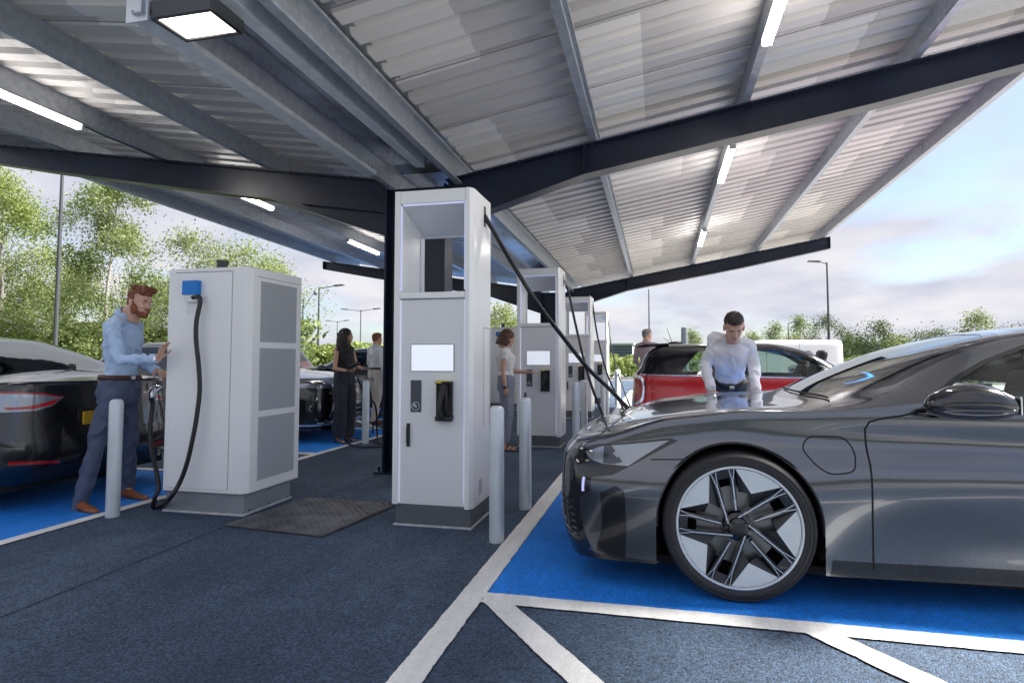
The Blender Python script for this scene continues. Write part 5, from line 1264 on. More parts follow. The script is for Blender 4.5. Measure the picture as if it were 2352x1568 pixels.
def person(label, loc, J, st, group=None):
    '''J: joints in world space; st: style. Faces along J['face']; body right-left axis is J['side'] (towards the left hand)'''
    t = thing('person', label, 'person', loc, 0, group); o0 = Vector(loc)
    j = {k: (Vector(v)-o0 if k not in ('face', 'side', 'up', 'chestf', 'nof') else Vector(v)) for k, v in J.items() if not isinstance(v, tuple) or len(v) == 3}
    sd = j['side'].normalized(); s = st.get('s', 1.0); vox = st.get('vox', .008); W_ = st.get('build', 1.0)
    pel, che, nk = j['pelvis'], j['chest'], j['neck']; skin = M[st['skin']]
    body = MB(); cf = j.get('chestf', sd.cross(Vector((0, 0, 1)))*-1); cf = Vector(cf)
    # the continuous body
    P, rot = head(body, j['head'], j['face'], j.get('up', (0, 0, 1)), s*st.get('hs', 1))
    limb(body, [nk+Vector((0, 0, .0)), lerp(nk, j['head'], .55)], [.056*s, .052*s])
    def torso(mb, g, zt_=1.0, hipw=.150, waist=.120, chw=.150, shw=.165, dep=1.0, bust=0, start=0):
        def fr(a, b): z = (b-a).normalized(); y = z.cross(sd).normalized(); return sd, y
        ax = sd; ay0 = (che-pel).normalized().cross(sd).normalized(); ay1 = (nk-che).normalized().cross(sd).normalized()
        rr = []
        crotch = pel+(pel-che).normalized()*.06
        for c, ay, rx, ry in ((crotch, ay0, hipw*.92, .095), (pel, ay0, hipw, .112), (lerp(pel, che, .35), ay0, (hipw+waist)/2, .104), (lerp(pel, che, .6), ay0, waist, .096), (che, lerp(ay0, ay1, .4).normalized(), chw, .112+bust*.5), (lerp(che, nk, .38), ay1, chw*1.03, .115+bust), (lerp(che, nk, .68), ay1, shw*.98, .098), (lerp(che, nk, .88), ay1, shw*.62, .074), (nk, ay1, .066, .060)):
            rr.append(ring(c, ax, ay, (rx+g)*W_*s, (ry*dep+g)*W_*s, 24, .9))
        mb.loft(rr[start:])
    f = st.get('female', False); kw = dict(hipw=.165, waist=.118, chw=.132, shw=.150, bust=.022) if f else {}
    if f and not st.get('bust', True): kw['bust'] = .01
    torso(body, -.012, **kw)
    for q in 'lr':
        sh, el, wr = j['sh_'+q], j['el_'+q], j['wr_'+q]; k = .86 if f else 1; c9 = .78 if st.get('sleeve', 1) > .5 else 1
        limb(body, [lerp(nk, sh, .5), sh], [.05*s*c9, .050*s*k*c9]); limb(body, [sh, lerp(sh, el, .5), el], [.047*s*k*c9, .043*s*k*c9, .035*s*k*c9]); limb(body, [el, lerp(el, wr, .35), wr], [.036*s*k*c9, .036*s*k*c9, .024*s*k])
        hp, kn, an = j['hip_'+q], j['kn_'+q], j['an_'+q]
        limb(body, [hp, lerp(hp, kn, .4), kn], [.068*s, .058*s, .041*s]); limb(body, [kn, lerp(kn, an, .3), an], [.041*s, .040*s, .034*s])
        hd = st['hand_'+q]; hand(body, wr, hd[0], hd[1], hd[2], s*k*.97, *(hd[3:] if len(hd) > 3 else ()))
        ht = (j['toe_'+q]-j['heel_'+q]); limb(body, [an, j['heel_'+q]+ht*.3+Vector((0, 0, .03)), j['heel_'+q]+ht*.85+Vector((0, 0, .018))], [.033*s, .028*s, .016*s])
    bake(body, 'body', skin, t, vox*.62, 3)
    # eyes, brows, lips
    for sg in (1, -1):
        e = MB(); e.ell(P(.0700, sg*.030, .002), (.0095*s,)*3, n=12, m=8); eo = e.build('eye', M['eye_white'], t, smooth=True); 
        e = MB(); e.ell(P(.0755, sg*.030, -.002), (.0052*s,)*3, n=10, m=6); e.build('iris', M['eye_dark'], eo, smooth=True)
        e = MB(); e.tube([P(.090, sg*.014, .020), P(.092, sg*.030, .025), P(.080, sg*.048, .020)], [.003*s, .0045*s, .002*s], 6); e.build('eyebrow', M[st['hair']], t, smooth=True)
    e = MB(); e.tube([P(.083, -.022, -.057), P(.094, 0, -.056), P(.083, .022, -.057)], [.003*s, .0055*s, .003*s], 8, sub=3); e.build('lips', M['lips'], t, smooth=True)
    # hair
    h = MB(); hm = M[st['hair']]; kind = st.get('cut', 'short'); R_ = rot
    def HE(p, q): h.ell(P(*p), tuple(v*s for v in q), R_, n=18, m=14)
    if kind == 'short':
        HE((-.024, 0, .045), (.093, .080, .078)); HE((.01, 0, .078), (.076, .066, .044)); HE((-.060, 0, .0), (.048, .062, .062))
        if st.get('quiff'):
            for a_ in range(16): rnd = random.Random(a_); HE((.015+.050*rnd.random(), (rnd.random()-.5)*.10, .085+.030*rnd.random()), (.022, .020, .024))
            for a_ in range(16): rnd = random.Random(a_+50); HE((-.05+.10*rnd.random(), (rnd.random()-.5)*.11, .108+.012*rnd.random()), (.026, .020, .016))
            HE((-.01, .071, .015), (.022, .010, .035)); HE((-.01, -.071, .015), (.022, .010, .035))
    elif kind == 'long':
        HE((-.022, 0, .042), (.100, .088, .086)); HE((-.060, 0, -.03), (.060, .088, .090))
        rnd = random.Random(st.get('seed', 3)); ln = st.get('len', .24)
        for a_ in range(46):
            an = R(62+236*a_/45); r0 = .088; wv = rnd.random()*6
            pts = []
            for k in range(7):
                q = k/6; rr = r0*(1+.28*q)+.006*rnd.random(); pts.append(P(-.03+rr*math.cos(an)*1.0+.008*math.sin(wv+q*9)*st.get('curl', 1), rr*math.sin(an)+.008*math.cos(wv+q*8)*st.get('curl', 1), .05-q*(ln+.03*rnd.random())))
            h.tube(pts, [.016*s, .017*s, .017*s, .016*s, .015*s, .012*s, .006*s], 6)
    bake(h, 'hair', hm, t, vox*.6, 1, (.007, 42, (1, 1, .6)))
    if st.get('beard'):
        h = MB(); HE((.045, 0, -.078), (.046, .052, .042)); HE((.066, 0, -.092), (.030, .032, .028)); HE((.088, 0, -.045), (.011, .026, .006))
        for sg in (1, -1): HE((.02, sg*.058, -.055), (.034, .016, .046)); HE((.0, sg*.068, -.02), (.014, .010, .04))
        bake(h, 'beard', M['beard_ginger'], t, vox*.6, 1, (.002, 120, (1, 1, 1)))
    # upper garment
    g = MB(); sm = M[st['top']]; sleeve = st.get('sleeve', 1)
    torso(g, .006, start=2, **kw)
    for q in 'lr':
        sh, el, wr = j['sh_'+q], j['el_'+q], j['wr_'+q]; k = .9 if f else 1
        limb(g, [lerp(nk, sh, .35), lerp(nk, sh, .75), sh], [.055*s, .056*s*k, .055*s*k])
        if sleeve > 0:
            e2 = lerp(el, wr, .93*sleeve) if sleeve > .5 else lerp(sh, el, sleeve*2)
            if sleeve > .5: limb(g, [sh, lerp(sh, el, .5), el], [.056*s*k, .053*s*k, .046*s*k]); limb(g, [el, lerp(el, e2, .4), e2], [.046*s*k, .043*s*k, .034*s*k])
            else: limb(g, [sh, e2], [.060*s*k, .060*s*k])
    go = bake(g, st.get('topname', 'shirt'), sm, t, vox, 4, st.get('fold', (.009, 9, (1, 1, .8))))
    if st.get('collar'):
        tr_ = BVHTree.FromPolygons([v.co.copy() for v in go.data.vertices], [tuple(p.vertices) for p in go.data.polygons])
        ln_ = [[], []]; bt = MB(); cfn = cf.normalized()
        for i in range(26):
            c = lerp(nk, che, i/13) if i < 13 else lerp(che, lerp(pel, che, .36), (i-13)/12)
            for w_i, o_ in enumerate((-.017, .017)):
                h_ = tr_.ray_cast(c+cfn*.45+sd*o_, -cfn)
                if h_[0]: ln_[w_i].append(h_[0]+cfn*.001)
            if i % 4 == 2:
                h_ = tr_.ray_cast(c+cfn*.45, -cfn)
                if h_[0]: bt.ell(h_[0], (.006, .006, .006), n=8, m=6)
        se = MB()
        for l_ in ln_:
            if len(l_) > 3: se.tube(l_, .0022, 5)
        if se.v: se.build('placket', sm, go, smooth=True)
        if bt.v: bt.build('buttons', M['plate_white'], go, smooth=True)
        for q in 'lr':
            el, wr = j['el_'+q], j['wr_'+q]; x_, y_, z_ = frame(wr-el); cu = MB(); c = lerp(el, wr, .93)
            if st.get('cuff', 1): cu.loft([ring(c+z_*dz_, x_, y_, rr*s, rr*s, 18) for dz_, rr in ((-.045, .040), (-.04, .0425), (.008, .0385), (.012, .034))]); cu.build('cuff', sm, go, smooth=True)
        c_ = MB(); n_ = (j['head']-nk).normalized(); x_, y_, z_ = frame(n_, cf)
        for dz_, rr in ((-.012, .070), (.035, .062)): pass
        vs = []; K = 28
        for i in range(K+1):
            a_ = R(16+328*i/K); flare = .014*math.exp(-((min(i, K-i))/3.0)**2)
            for (dz_, rr) in ((-.018-flare*1.5, .088+flare), (.034-flare*1.3, .073+flare*.6), (.036-flare*1.3, .066), (-.01, .066)): vs.append(nk+z_*dz_*s+(x_*math.cos(a_)+y_*math.sin(a_))*rr*s)
        c_.add(vs, [(i*4+k, i*4+k+1, i*4+5+k, i*4+4+k) for i in range(K) for k in range(3)]); c_.build('collar', sm, go, smooth=True)
    # lower garment
    g = MB(); wide = st.get('wide', 0); ft = (pel-che).normalized(); ay0 = (che-pel).normalized().cross(sd).normalized(); hw_ = (.184 if f else .176)*W_
    g.loft([ring(pel+ft*.09, sd, ay0, hw_*.95*s, .115*s, 24, .9), ring(pel+ft*.02, sd, ay0, hw_*1.02*s, .128*W_*s, 24, .9), ring(lerp(pel, che, .22), sd, ay0, hw_*.97*s, .12*W_*s, 24, .9), ring(lerp(pel, che, st.get('waistat', .34)), sd, ay0, hw_*.90*s, .114*W_*s, 24, .9)])
    for q in 'lr':
        hp, kn, an = j['hip_'+q], j['kn_'+q], j['an_'+q]; lo = lerp(kn, an, st.get('leglen', 1.10)); 
        limb(g, [hp, lerp(hp, kn, .45), kn], [.092*s+wide*.1, .086*s+wide*.35, .066*s+wide*.55]); 
        P_ = [kn, lerp(kn, lo, .4), lo]; g.tube(spline(P_, 4), [.066*s+wide*.55, .062*s+wide*.8, .055*s+wide], 16)
    bake(g, 'trousers', M[st['legs']], t, vox, 4, st.get('lfold', (.010, 7, (1.6, 1.6, .6))))
    if st.get('belt'):
        b = MB(); c = lerp(pel, che, st.get('waistat', .34)-.02); up_ = (che-pel).normalized(); b.loft([ring(c+up_*dz_, sd, ay0, (hw_*.90+.014)*s, (.114*W_+.014)*s, 32, .9) for dz_ in (-.018, .018)]); bo = b.build('belt', M[st['belt']], t, smooth=True)
        b = MB(); pc = c-ay0*(.114*W_+.014)*s*(-1 if ay0.dot(cf) > 0 else 1); b.box((pc.x-.02, pc.y-.02, pc.z-.016), (pc.x+.02, pc.y+.02, pc.z+.016)); b.build('buckle', M['chrome'], bo, bevel=.004)
    for q in 'lr':
        if st.get('shoes') == 'sandal':
            hl, te = j['heel_'+q], j['toe_'+q]; d_ = (te-hl).normalized(); s_ = Vector((0, 0, 1)).cross(d_)
            b = MB(); so2 = []
            for z in (.0, .014): so2.append([hl.lerp(te, .48+.55*math.cos(a_))+s_*.036*math.sin(a_)+Vector((0, 0, z)) for a_ in np.linspace(0, 2*math.pi, 21)[:-1]])
            b.loft(so2)
            for tt, hh in ((.62, .042), (.38, .075), (.12, .085)): c = hl.lerp(te, tt); b.tube([c+s_*.036*math.cos(a_)+Vector((0, 0, max(.006, hh*math.sin(a_)))) for a_ in np.linspace(0, math.pi, 11)], .006, 6)
            b.build('sandal', M['sandal'], t, smooth=False)
        elif st.get('shoes'): shoe('shoe', M[st['shoes']], t, j['heel_'+q], j['toe_'+q])
    if st.get('watch'):
        q = st['watch']; el, wr = j['el_'+q], j['wr_'+q]; x_, y_, z_ = frame(wr-el); c = lerp(el, wr, 1.0)-z_*.012
        b = MB(); b.loft([ring(c+z_*dz_, x_, y_, .031*s, .028*s, 20) for dz_ in (-.009, .009)], cap=False); wo = b.build('watch', M[st.get('watchm', 'belt_black')], t, smooth=True)
        wd = Vector(st.get('watchdir', (0, -1, 0))); b = MB(); b.cyl(c+wd*.028*s, c+wd*.036*s, .018, n=20); b.build('watch_face', M['chrome'], wo)
    return t
def pj(p, Y): return at(p[0], p[1], Y=Y)
def zg(x, y): v = at(x, y, Z=0); return v
# bearded man bracing one hand on the cabinet
q1 = lambda x, y: (x*.42, 602+y*.42)
J = dict(head=pj((322, 694), 4.34), neck=pj((288, 724), 4.34), chest=pj((283, 792), 4.34), pelvis=pj((273, 900), 4.33), face=(.97, -.10, -.22), up=(.2, 0, 1), side=(.06, 1, 0), chestf=(1, -.06, 0),
         sh_r=pj((258, 752), 4.15), el_r=pj((276, 826), 4.08), wr_r=pj((364, 824), 4.09), sh_l=pj((296, 748), 4.53), el_l=pj((310, 826), 4.58), wr_l=pj((362, 852), 4.45),
         hip_r=pj((264, 905), 4.24), kn_r=pj((222, 1012), 4.18), an_r=pj((190, 1140), 4.12), hip_l=pj((286, 905), 4.42), kn_l=pj((298, 1005), 4.48), an_l=pj((291, 1112), 4.58))
def foot(hx, hy, tx, ty): return Vector(zg(hx, hy)), Vector(zg(tx, ty))
J['heel_r'], J['toe_r'] = Vector((-4.605, 4.11, 0)), Vector((-4.30, 4.03, 0)); J['heel_l'], J['toe_l'] = Vector((-4.60, 4.56, 0)), Vector((-4.29, 4.51, 0))
person('bearded man in pale blue shirt and navy trousers bracing a hand on the white cabinet', (-4.45, 4.3, 0), J,
       dict(leglen=1.42, skin='skin', hair='hair_ginger', cut='short', quiff=True, beard=True, top='shirt_blue', collar=True, legs='trousers_navy', belt='belt_brown', shoes='shoe_tan', vox=.0085, build=1.0, s=1.0, hs=1.07, watch='r', watchm='belt_brown', watchdir=(0, -1, .1), lfold=(.014, 6.5, (1.5, 1.5, .8)), fold=(.014, 7, (1, 1, 1.1)),
            hand_r=((.45, -.03, .9), (1, .15, -.2), (-.6, .1, .3), .10, .22), hand_l=((.8, -.3, -.1), (0, 0, -1), (0, -1, 0), .5)))
# woman in black top and wide trousers holding a cable
def std(px, Y, top, foot_y, turn, lean=0, dx=0):
    pass
def stand(x, y, H, face_ang, arms, female=False, headdir=None, stance=.09, step=.0, lean=0, hip=None):
    'upright figure at x,y facing face_ang (degrees from +x); arms in local (forward, left, up) metres'
    a = R(face_ang); f = Vector((math.cos(a), math.sin(a), 0)); l = Vector((-f.y, f.x, 0)); u = Vector((0, 0, 1)); o = Vector((x, y, 0)); k = H/1.76
    P = lambda F, L_, U: o+(f*F+l*L_+u*U)*k
    sw = .155 if female else .185
    J = dict(head=P(.03+lean, 0, 1.635), neck=P(-.01+lean*.8, 0, 1.475), chest=P(0+lean*.5, 0, 1.27), pelvis=P(0, 0, .965), side=l, chestf=f, face=headdir or f, up=(0, 0, 1),
             sh_l=P(-.01+lean*.7, sw, 1.425), sh_r=P(-.01+lean*.7, -sw, 1.425), hip_l=P(0, .09, .93), hip_r=P(0, -.09, .93), kn_l=P(.03+step*.5, .10, .51), kn_r=P(.03-step*.4, -.10, .51),
             an_l=P(-.02+step, stance, .09), an_r=P(-.02-step, -stance, .09), heel_l=P(-.07+step, stance, 0), heel_r=P(-.07-step, -stance, 0), toe_l=P(.18+step, stance+.03, 0), toe_r=P(.18-step, -stance-.03, 0))
    for q, v in arms.items(): J[q] = P(*v)
    return J, f, l
J, f, l = stand(-4.47, 8.24, 1.66, -18, dict(el_r=(.02, -.22, 1.13), wr_r=(.21, -.10, 1.09), el_l=(.06, .20, 1.14), wr_l=(.26, .06, 1.16)), True, headdir=(.92, .35, .05))
J['sh_r'] = J['sh_r']; 
person('dark haired woman in black sleeveless top and wide black trousers holding a charging cable', (-4.47, 8.24, 0), J,
       dict(skin='skin_tan', hair='hair_dark', cut='long', len=.27, curl=1.6, top='top_black', topname='sleeveless_top', sleeve=0, legs='trousers_black', wide=.05, leglen=1.0, waistat=.5, shoes='sandal', vox=.011, s=.93, female=True, watch='r',
            hand_r=(f*.9+l*.3, Vector((0, 0, 1)), f, .9), hand_l=(f*.8-l*.5, Vector((0, 0, -1)), f, .9)))
wp = J['wr_r']; 
cable([wp+Vector((.05, -.02, .03)), at(818, 858, Y=8.12), at(838, 905, Y=8.2), at(862, 930, Y=8.4), at(866, 990, Y=8.6), at(868, 1010, Z=.02), at(880, 1022, Z=.02), at(862, 1026, Z=.02), at(825, 1025, Z=.02), at(800, 1018, Z=.02), at(812, 1008, Z=.02), at(850, 1000, Z=.02)], .014, 'black cable held by the woman in black and looped on the ground')
cable([at(880, 930, Y=9.2), at(868, 960, Y=9.2), at(858, 975, Y=9.2), at(857, 1000, Y=9.2), at(866, 1016, Z=.02), at(884, 1016, Z=.02), at(900, 1010, Z=.02)], .014, 'black cable drooping in front of the man in cream trousers')
pg = MB(); c0 = wp+Vector((.06, -.02, .05)); pg.tube([(-.05, 0, .02), (0, 0, .03), (.06, .0, .06), (.10, 0, .07)], [.018, .026, .03, .026], 10, sub=3); o = pg.build('charging_connector', M['trim_matte'], None, smooth=True, loc=c0); tag(o, 'black charging connector held in the hands of the woman in black', 'connector')
# woman in cream top at the second station
J, f, l = stand(-1.98, 8.02, 1.60, 8, dict(el_r=(-.02, -.20, 1.15), wr_r=(.02, -.23, .91), el_l=(.10, .17, 1.14), wr_l=(.36, .10, 1.13)), True, headdir=(.95, .3, -.25), stance=.07)
person('brown haired woman in cream top and grey trousers at the second station', (-1.98, 8.02, 0), J,
       dict(skin='skin_tan', hair='hair_brown', cut='long', len=.15, curl=.4, seed=8, top='shirt_cream', topname='cream_top', sleeve=.12, legs='trousers_grey', wide=.004, leglen=.93, waistat=.42, shoes='sandal', vox=.011, s=.93, female=True, watch='r',
            hand_r=(Vector((.1, 0, -1)), -l*-1.0, f, .35), hand_l=(f, Vector((0, 0, -1)), -l, .3)))
# man in white shirt and cream trousers, back turned
J, f, l = stand(-5.16, 10.7, 1.70, 62, dict(el_r=(-.05, -.25, 1.13), wr_r=(.06, -.28, .88), el_l=(.02, .24, 1.13), wr_l=(.2, .2, 1.0)), stance=.09, step=.10)
person('man in white shirt and cream trousers half hidden by the dark canopy column', (-5.16, 10.7, 0), J,
       dict(skin='skin_tan', hair='hair_ginger', cut='short', top='shirt_linen', collar=True, legs='trousers_cream', shoes='shoe_brown', vox=.013, s=.97, belt='belt_brown', hand_r=(Vector((.1, .1, -1)), l, f, .4), hand_l=(f, Vector((0, 0, -1)), l, .5)))
# man in pale shirt leaning over the far wing of the grey car
Y_ = 5.72
J = dict(head=pj((1686, 751), 5.42), neck=pj((1681, 786), 5.56), chest=pj((1676, 825), 5.62), pelvis=pj((1678, 891), 5.78), face=(.02, -.80, -.58), up=(0, -.35, 1), side=(-1, 0, 0) and (1, -.0, 0), chestf=(0, -1, .0),
         sh_l=pj((1720, 794), 5.60), el_l=pj((1732, 842), 5.60), wr_l=pj((1737, 900), 5.42), sh_r=pj((1642, 776), 5.60), el_r=pj((1620, 842), 5.60), wr_r=pj((1634, 896), 5.30))
pv = J['pelvis']
for s_, q in ((1, 'l'), (-1, 'r')):
    J['hip_'+q] = pv+Vector((.09*s_, .0, -.03)); J['kn_'+q] = pv+Vector((.11*s_, -.03, -.46)); J['an_'+q] = Vector((pv.x+.11*s_, pv.y+.06, .09)); J['heel_'+q] = Vector((pv.x+.11*s_, pv.y+.12, 0)); J['toe_'+q] = Vector((pv.x+.13*s_, pv.y-.14, 0))
person('dark haired man in pale lilac shirt bending over the bonnet of the grey car', (pv.x, pv.y, 0), J,
       dict(skin='skin', hair='hair_dark', cut='short', top='shirt_white', collar=True, legs='trousers_olive', belt='belt_black', shoes='shoe_brown', vox=.009, s=.98, build=.92, hs=1.05, waistat=.30, fold=(.013, 8, (1, 1, .9)), watch='r',
            hand_l=(Vector((.05, -.5, -.85)), Vector((0, -1, .4)), Vector((-1, 0, 0)), .5), hand_r=(Vector((.05, -.5, -.85)), Vector((0, -1, .4)), Vector((1, 0, 0)), .5)))
# grey haired man far behind
J, f, l = stand(-.20, 12.4, 1.80, 75, dict(el_r=(.02, -.24, 1.13), wr_r=(.2, -.18, 1.05), el_l=(.02, .24, 1.13), wr_l=(.2, .2, 1.05)), headdir=(.75, .6, 0))
person('grey haired man in dusty pink shirt standing beyond the red hatchback', (-.20, 12.4, 0), J,
       dict(skin='skin', hair='hair_grey', cut='short', top='shirt_pink', collar=True, legs='trousers_grey', shoes='shoe_brown', vox=.013, s=1.0, hand_r=(f, Vector((0, 0, -1)), -l, .4), hand_l=(f, Vector((0, 0, -1)), l, .5)))
# ------------------------------------------------------------------ trees, hedges, posts, sheds
def leaves(rnd, pts, n, size, sig):
    'n small folded leaves scattered round the given points'
    V = []; F = []
    pts = [Vector(p) for p in pts]
    for i in range(n):
        c = pts[rnd.randrange(len(pts))]; p = c+Vector((rnd.gauss(0, sig), rnd.gauss(0, sig), rnd.gauss(0, sig*1.1)))
        a = Vector((rnd.gauss(0, 1), rnd.gauss(0, 1), rnd.gauss(0, .7))).normalized(); b = a.cross(Vector((rnd.gauss(0, 1), rnd.gauss(0, 1), rnd.gauss(0, 1)))).normalized(); s = size*(.6+.8*rnd.random())
        k = len(V); V += [p-a*s*.6, p+b*s*.38, p+a*s*.6, p-b*s*.38]; F.append((k, k+1, k+2, k+3))
    return V, F
def mesh_obj(name, V, F, m, parent=None, loc=None):
    me = bpy.data.meshes.new(name); me.from_pydata([tuple(v) for v in V], [], F); me.materials.append(m); o = bpy.data.objects.new(name, me)
    if loc: o.location = loc
    return link(o, parent)
def tree(name, label, x, y, h, rad, seed, nl, lm='leaf_birch', bark='bark_birch', size=.10, lowest=.12, group=None, droop=.3, nb=26, sig=.28, stems=1):
    rnd = random.Random(seed); t = thing(name, label, 'tree', (x, y, -.02), 0, group)
    tr = MB(); ends = []
    for sidx in range(stems):
        ox, oy = (rnd.gauss(0, .25), rnd.gauss(0, .25)) if sidx else (0, 0); hh = h*(1-.12*sidx)
        lx, ly = rnd.gauss(0, .05)*hh, rnd.gauss(0, .04)*hh
        pts = [Vector((ox+lx*(k/8)**1.5+rnd.gauss(0, .05), oy+ly*(k/8)**1.5+rnd.gauss(0, .05), hh*k/8)) for k in range(9)]; r0 = .022*h*.55
        tr.tube(pts, [r0*(1-.92*k/8) for k in range(9)], 8, sub=2)
        for i in range(nb):
            q = lowest+(1-lowest)*(i+rnd.random()*.8)/nb; k = min(7, int(q*8)); base = pts[k].lerp(pts[k+1], q*8-k) if k < 8 else pts[-1]
            prof = math.sin(math.pi*min(1, (q-lowest)/(1-lowest)*.86+.14))**.7
            ln = rad*prof*(.6+.6*rnd.random()); a = rnd.random()*6.283; up_ = .55+.5*rnd.random()
            p1 = base+Vector((math.cos(a)*ln*.55, math.sin(a)*ln*.55, ln*.5*up_)); p2 = base+Vector((math.cos(a)*ln, math.sin(a)*ln, ln*(.65*up_-droop)))
            tr.tube([base, p1, p2], [r0*.28*(1-q*.6), r0*.16*(1-q*.6), .006], 5, sub=2)
            ends += [p1, p1.lerp(p2, .5), p2, p2+Vector((0, 0, -droop*.6))]
            for _ in range(3):
                a2 = a+rnd.gauss(0, .8); l2 = ln*.42; p3 = p1.lerp(p2, rnd.random())+Vector((math.cos(a2)*l2, math.sin(a2)*l2, l2*rnd.gauss(.1, .35))); tr.tube([p1.lerp(p2, .4), p3], [.012, .004], 4); ends += [p3, p3+Vector((0, 0, -droop*rnd.random()))]
        ends += [pts[-1], pts[-2]]
    tr.build('trunk', M[bark], t, smooth=True)
    V, F = leaves(rnd, ends, nl, size, sig); mesh_obj('crown', V, F, M[lm], t); return t
def pxz(x, Y): return at(x, 822, Y=Y)
# birches on the left
B = [(-28, 22, 10.5, 2.3, 'tall birch cut by the left edge of the picture', 26000, 'leaf_bright'), (60, 24, 5.2, 2.0, 'low bushy birch behind the tall dark lamp post', 9000, 'leaf_birch'), (235, 22, 9.2, 1.9, 'tallest slender birch, between the lamp post and the bearded man', 17000, 'leaf_birch'),
     (135, 27, 6.2, 1.8, 'small birch directly behind the dark lamp post', 7000, 'leaf_birch'), (330, 26, 5.4, 2.1, 'rounded birch above the bearded man', 8000, 'leaf_bright'), (440, 25, 7.2, 1.9, 'thin-topped birch behind the left end of the cabinet', 6000, 'leaf_birch'), (590, 25, 6.4, 2.0, 'birch rising above the right end of the cabinet', 8500, 'leaf_bright'), (520, 29, 5.2, 1.8, 'lower birch between two taller ones above the cabinet', 5500, 'leaf_dark'), (-110, 26, 7.5, 2.5, 'birch outside', 6000, 'leaf_birch'), (385, 30, 5.6, 2.2, 'darker birch seen between the man and the cabinet', 6000, 'leaf_dark')]
for i, (px_, Y, h, r_, lab, nl, lm) in enumerate(B):
    if lab == 'birch outside': continue
    p = pxz(px_, Y); tree('birch_tree', lab, p.x, p.y, h, r_, 11+i, int(nl*1.5), lm, size=.085, group='birches along the left side', sig=.28, lowest=.10, nb=30, stems=2 if r_ > 1.9 else 1)
# distant trees, right and middle
Fq = [(1590, 62, 4.2, 1.3, 'small far tree right of the leaning man\'s raised shoulder level', 'leaf_birch'), (1600, 60, 4.0, 1.2, '', ''),
      (1722, 60, 3.8, 1.4, 'small far tree just right of the leaning man', 'leaf_birch'), (1785, 62, 4.9, 1.3, 'slim far tree left of the short lamp post', 'leaf_birch'), (1855, 60, 5.4, 1.9, 'pointed far tree left of the tall lamp post', 'leaf_birch'), (1905, 58, 5.2, 1.9, 'far tree standing behind the tall lamp post', 'leaf_dark'), (1830, 64, 3.6, 2.0, 'low far tree between two lamp posts', 'leaf_birch'), (1945, 60, 3.4, 1.7, 'low far tree right of the tall lamp post', 'leaf_dark'),
      (2010, 50, 4.0, 2.0, 'round far tree above the windscreen of the grey car', 'leaf_dark'), (2055, 52, 3.1, 1.8, 'lower round tree beside the one above the windscreen', 'leaf_birch'), (2150, 50, 3.3, 2.3, 'tree seen through the windscreen of the grey car', 'leaf_dark'), (2258, 48, 4.7, 1.6, 'tree whose top shows over the grey car roof', 'leaf_birch'), (2330, 47, 3.3, 1.7, 'tree at the right edge behind the grey car roof', 'leaf_dark'),
      (1160, 34, 4.6, 1.9, 'bright tree over the head of the woman in the cream top', 'leaf_bright'), (1140, 40, 4.2, 2.0, 'tree left of the woman in the cream top', 'leaf_birch'),
      (675, 40, 3.6, 1.1, 'slim sapling beside the right edge of the cabinet', 'leaf_birch')]
for i, (px_, Y, h, r_, lab, lm) in enumerate(Fq):
    if not lab: continue
    p = pxz(px_, Y); tree('far_tree', lab, p.x, p.y, h*.88, r_*.62, 60+i, 3800, lm, 'bark', size=.10, lowest=.12, droop=.1, nb=16, sig=.26, group='small trees beyond the car park')
# hedges: one leafy mass each
def hedge(label, x0, x1, y, h, dp, n, lm, seed, size=.22):
    rnd = random.Random(seed); V = []; F = []; L_ = x1-x0
    for i in range(n):
        u = rnd.random(); x = x0+u*L_; hh = h*(.70+.30*noise.noise(Vector((x*.35, seed, 0)))+.18*noise.noise(Vector((x*1.1, seed, 4)))); z = hh*(1-rnd.random()**1.8)+.05; yy = y+rnd.gauss(0, dp*.3)
        a = Vector((rnd.gauss(0, 1), rnd.gauss(0, 1), rnd.gauss(0, .8))).normalized(); b = a.cross(Vector((rnd.gauss(0, 1), rnd.gauss(0, 1), rnd.gauss(0, 1)))).normalized(); s = size*(.6+.8*rnd.random())
        k = len(V); p = Vector((x, yy, z)); V += [p-a*s, p+b*s*.6, p+a*s, p-b*s*.6]; F.append((k, k+1, k+2, k+3))
    o = mesh_obj('hedge', V, F, M[lm]); tag(o, label, 'hedge', kind='stuff'); return o
hedge('low bright hedge running along the far edge of the car park', -60, 42, 37.5, 1.55, 1.6, 14000, 'leaf_bright', 1, .16)
hedge('darker bushes in front of the far buildings', -75, 80, 58, 1.9, 3.0, 14000, 'leaf_birch', 2, .22)
hedge('dense bushes under the birches on the left', -42, -15.5, 25, 3.4, 3.2, 16000, 'leaf_birch', 3, .15)
hedge('wild bushes left of the distant lamp posts', -34, -14, 33, 2.6, 3.0, 9000, 'leaf_bright', 5, .16)
hedge('dark bushes at the right beyond the access road', 9, 44, 34.5, 1.4, 2.6, 15000, 'leaf_dark', 6, .12)
# unseen tree belt behind the camera, added to darken reflections in the cars
hedge('unseen tree belt added behind the camera to darken car reflections', -70, 70, -34, 5.0, 4.0, 15000, 'leaf_dark', 7, .40)
hedge('tree belt right of the car park', 0, 1, 0, .1, .1, 4, 'leaf_dark', 8) if False else None
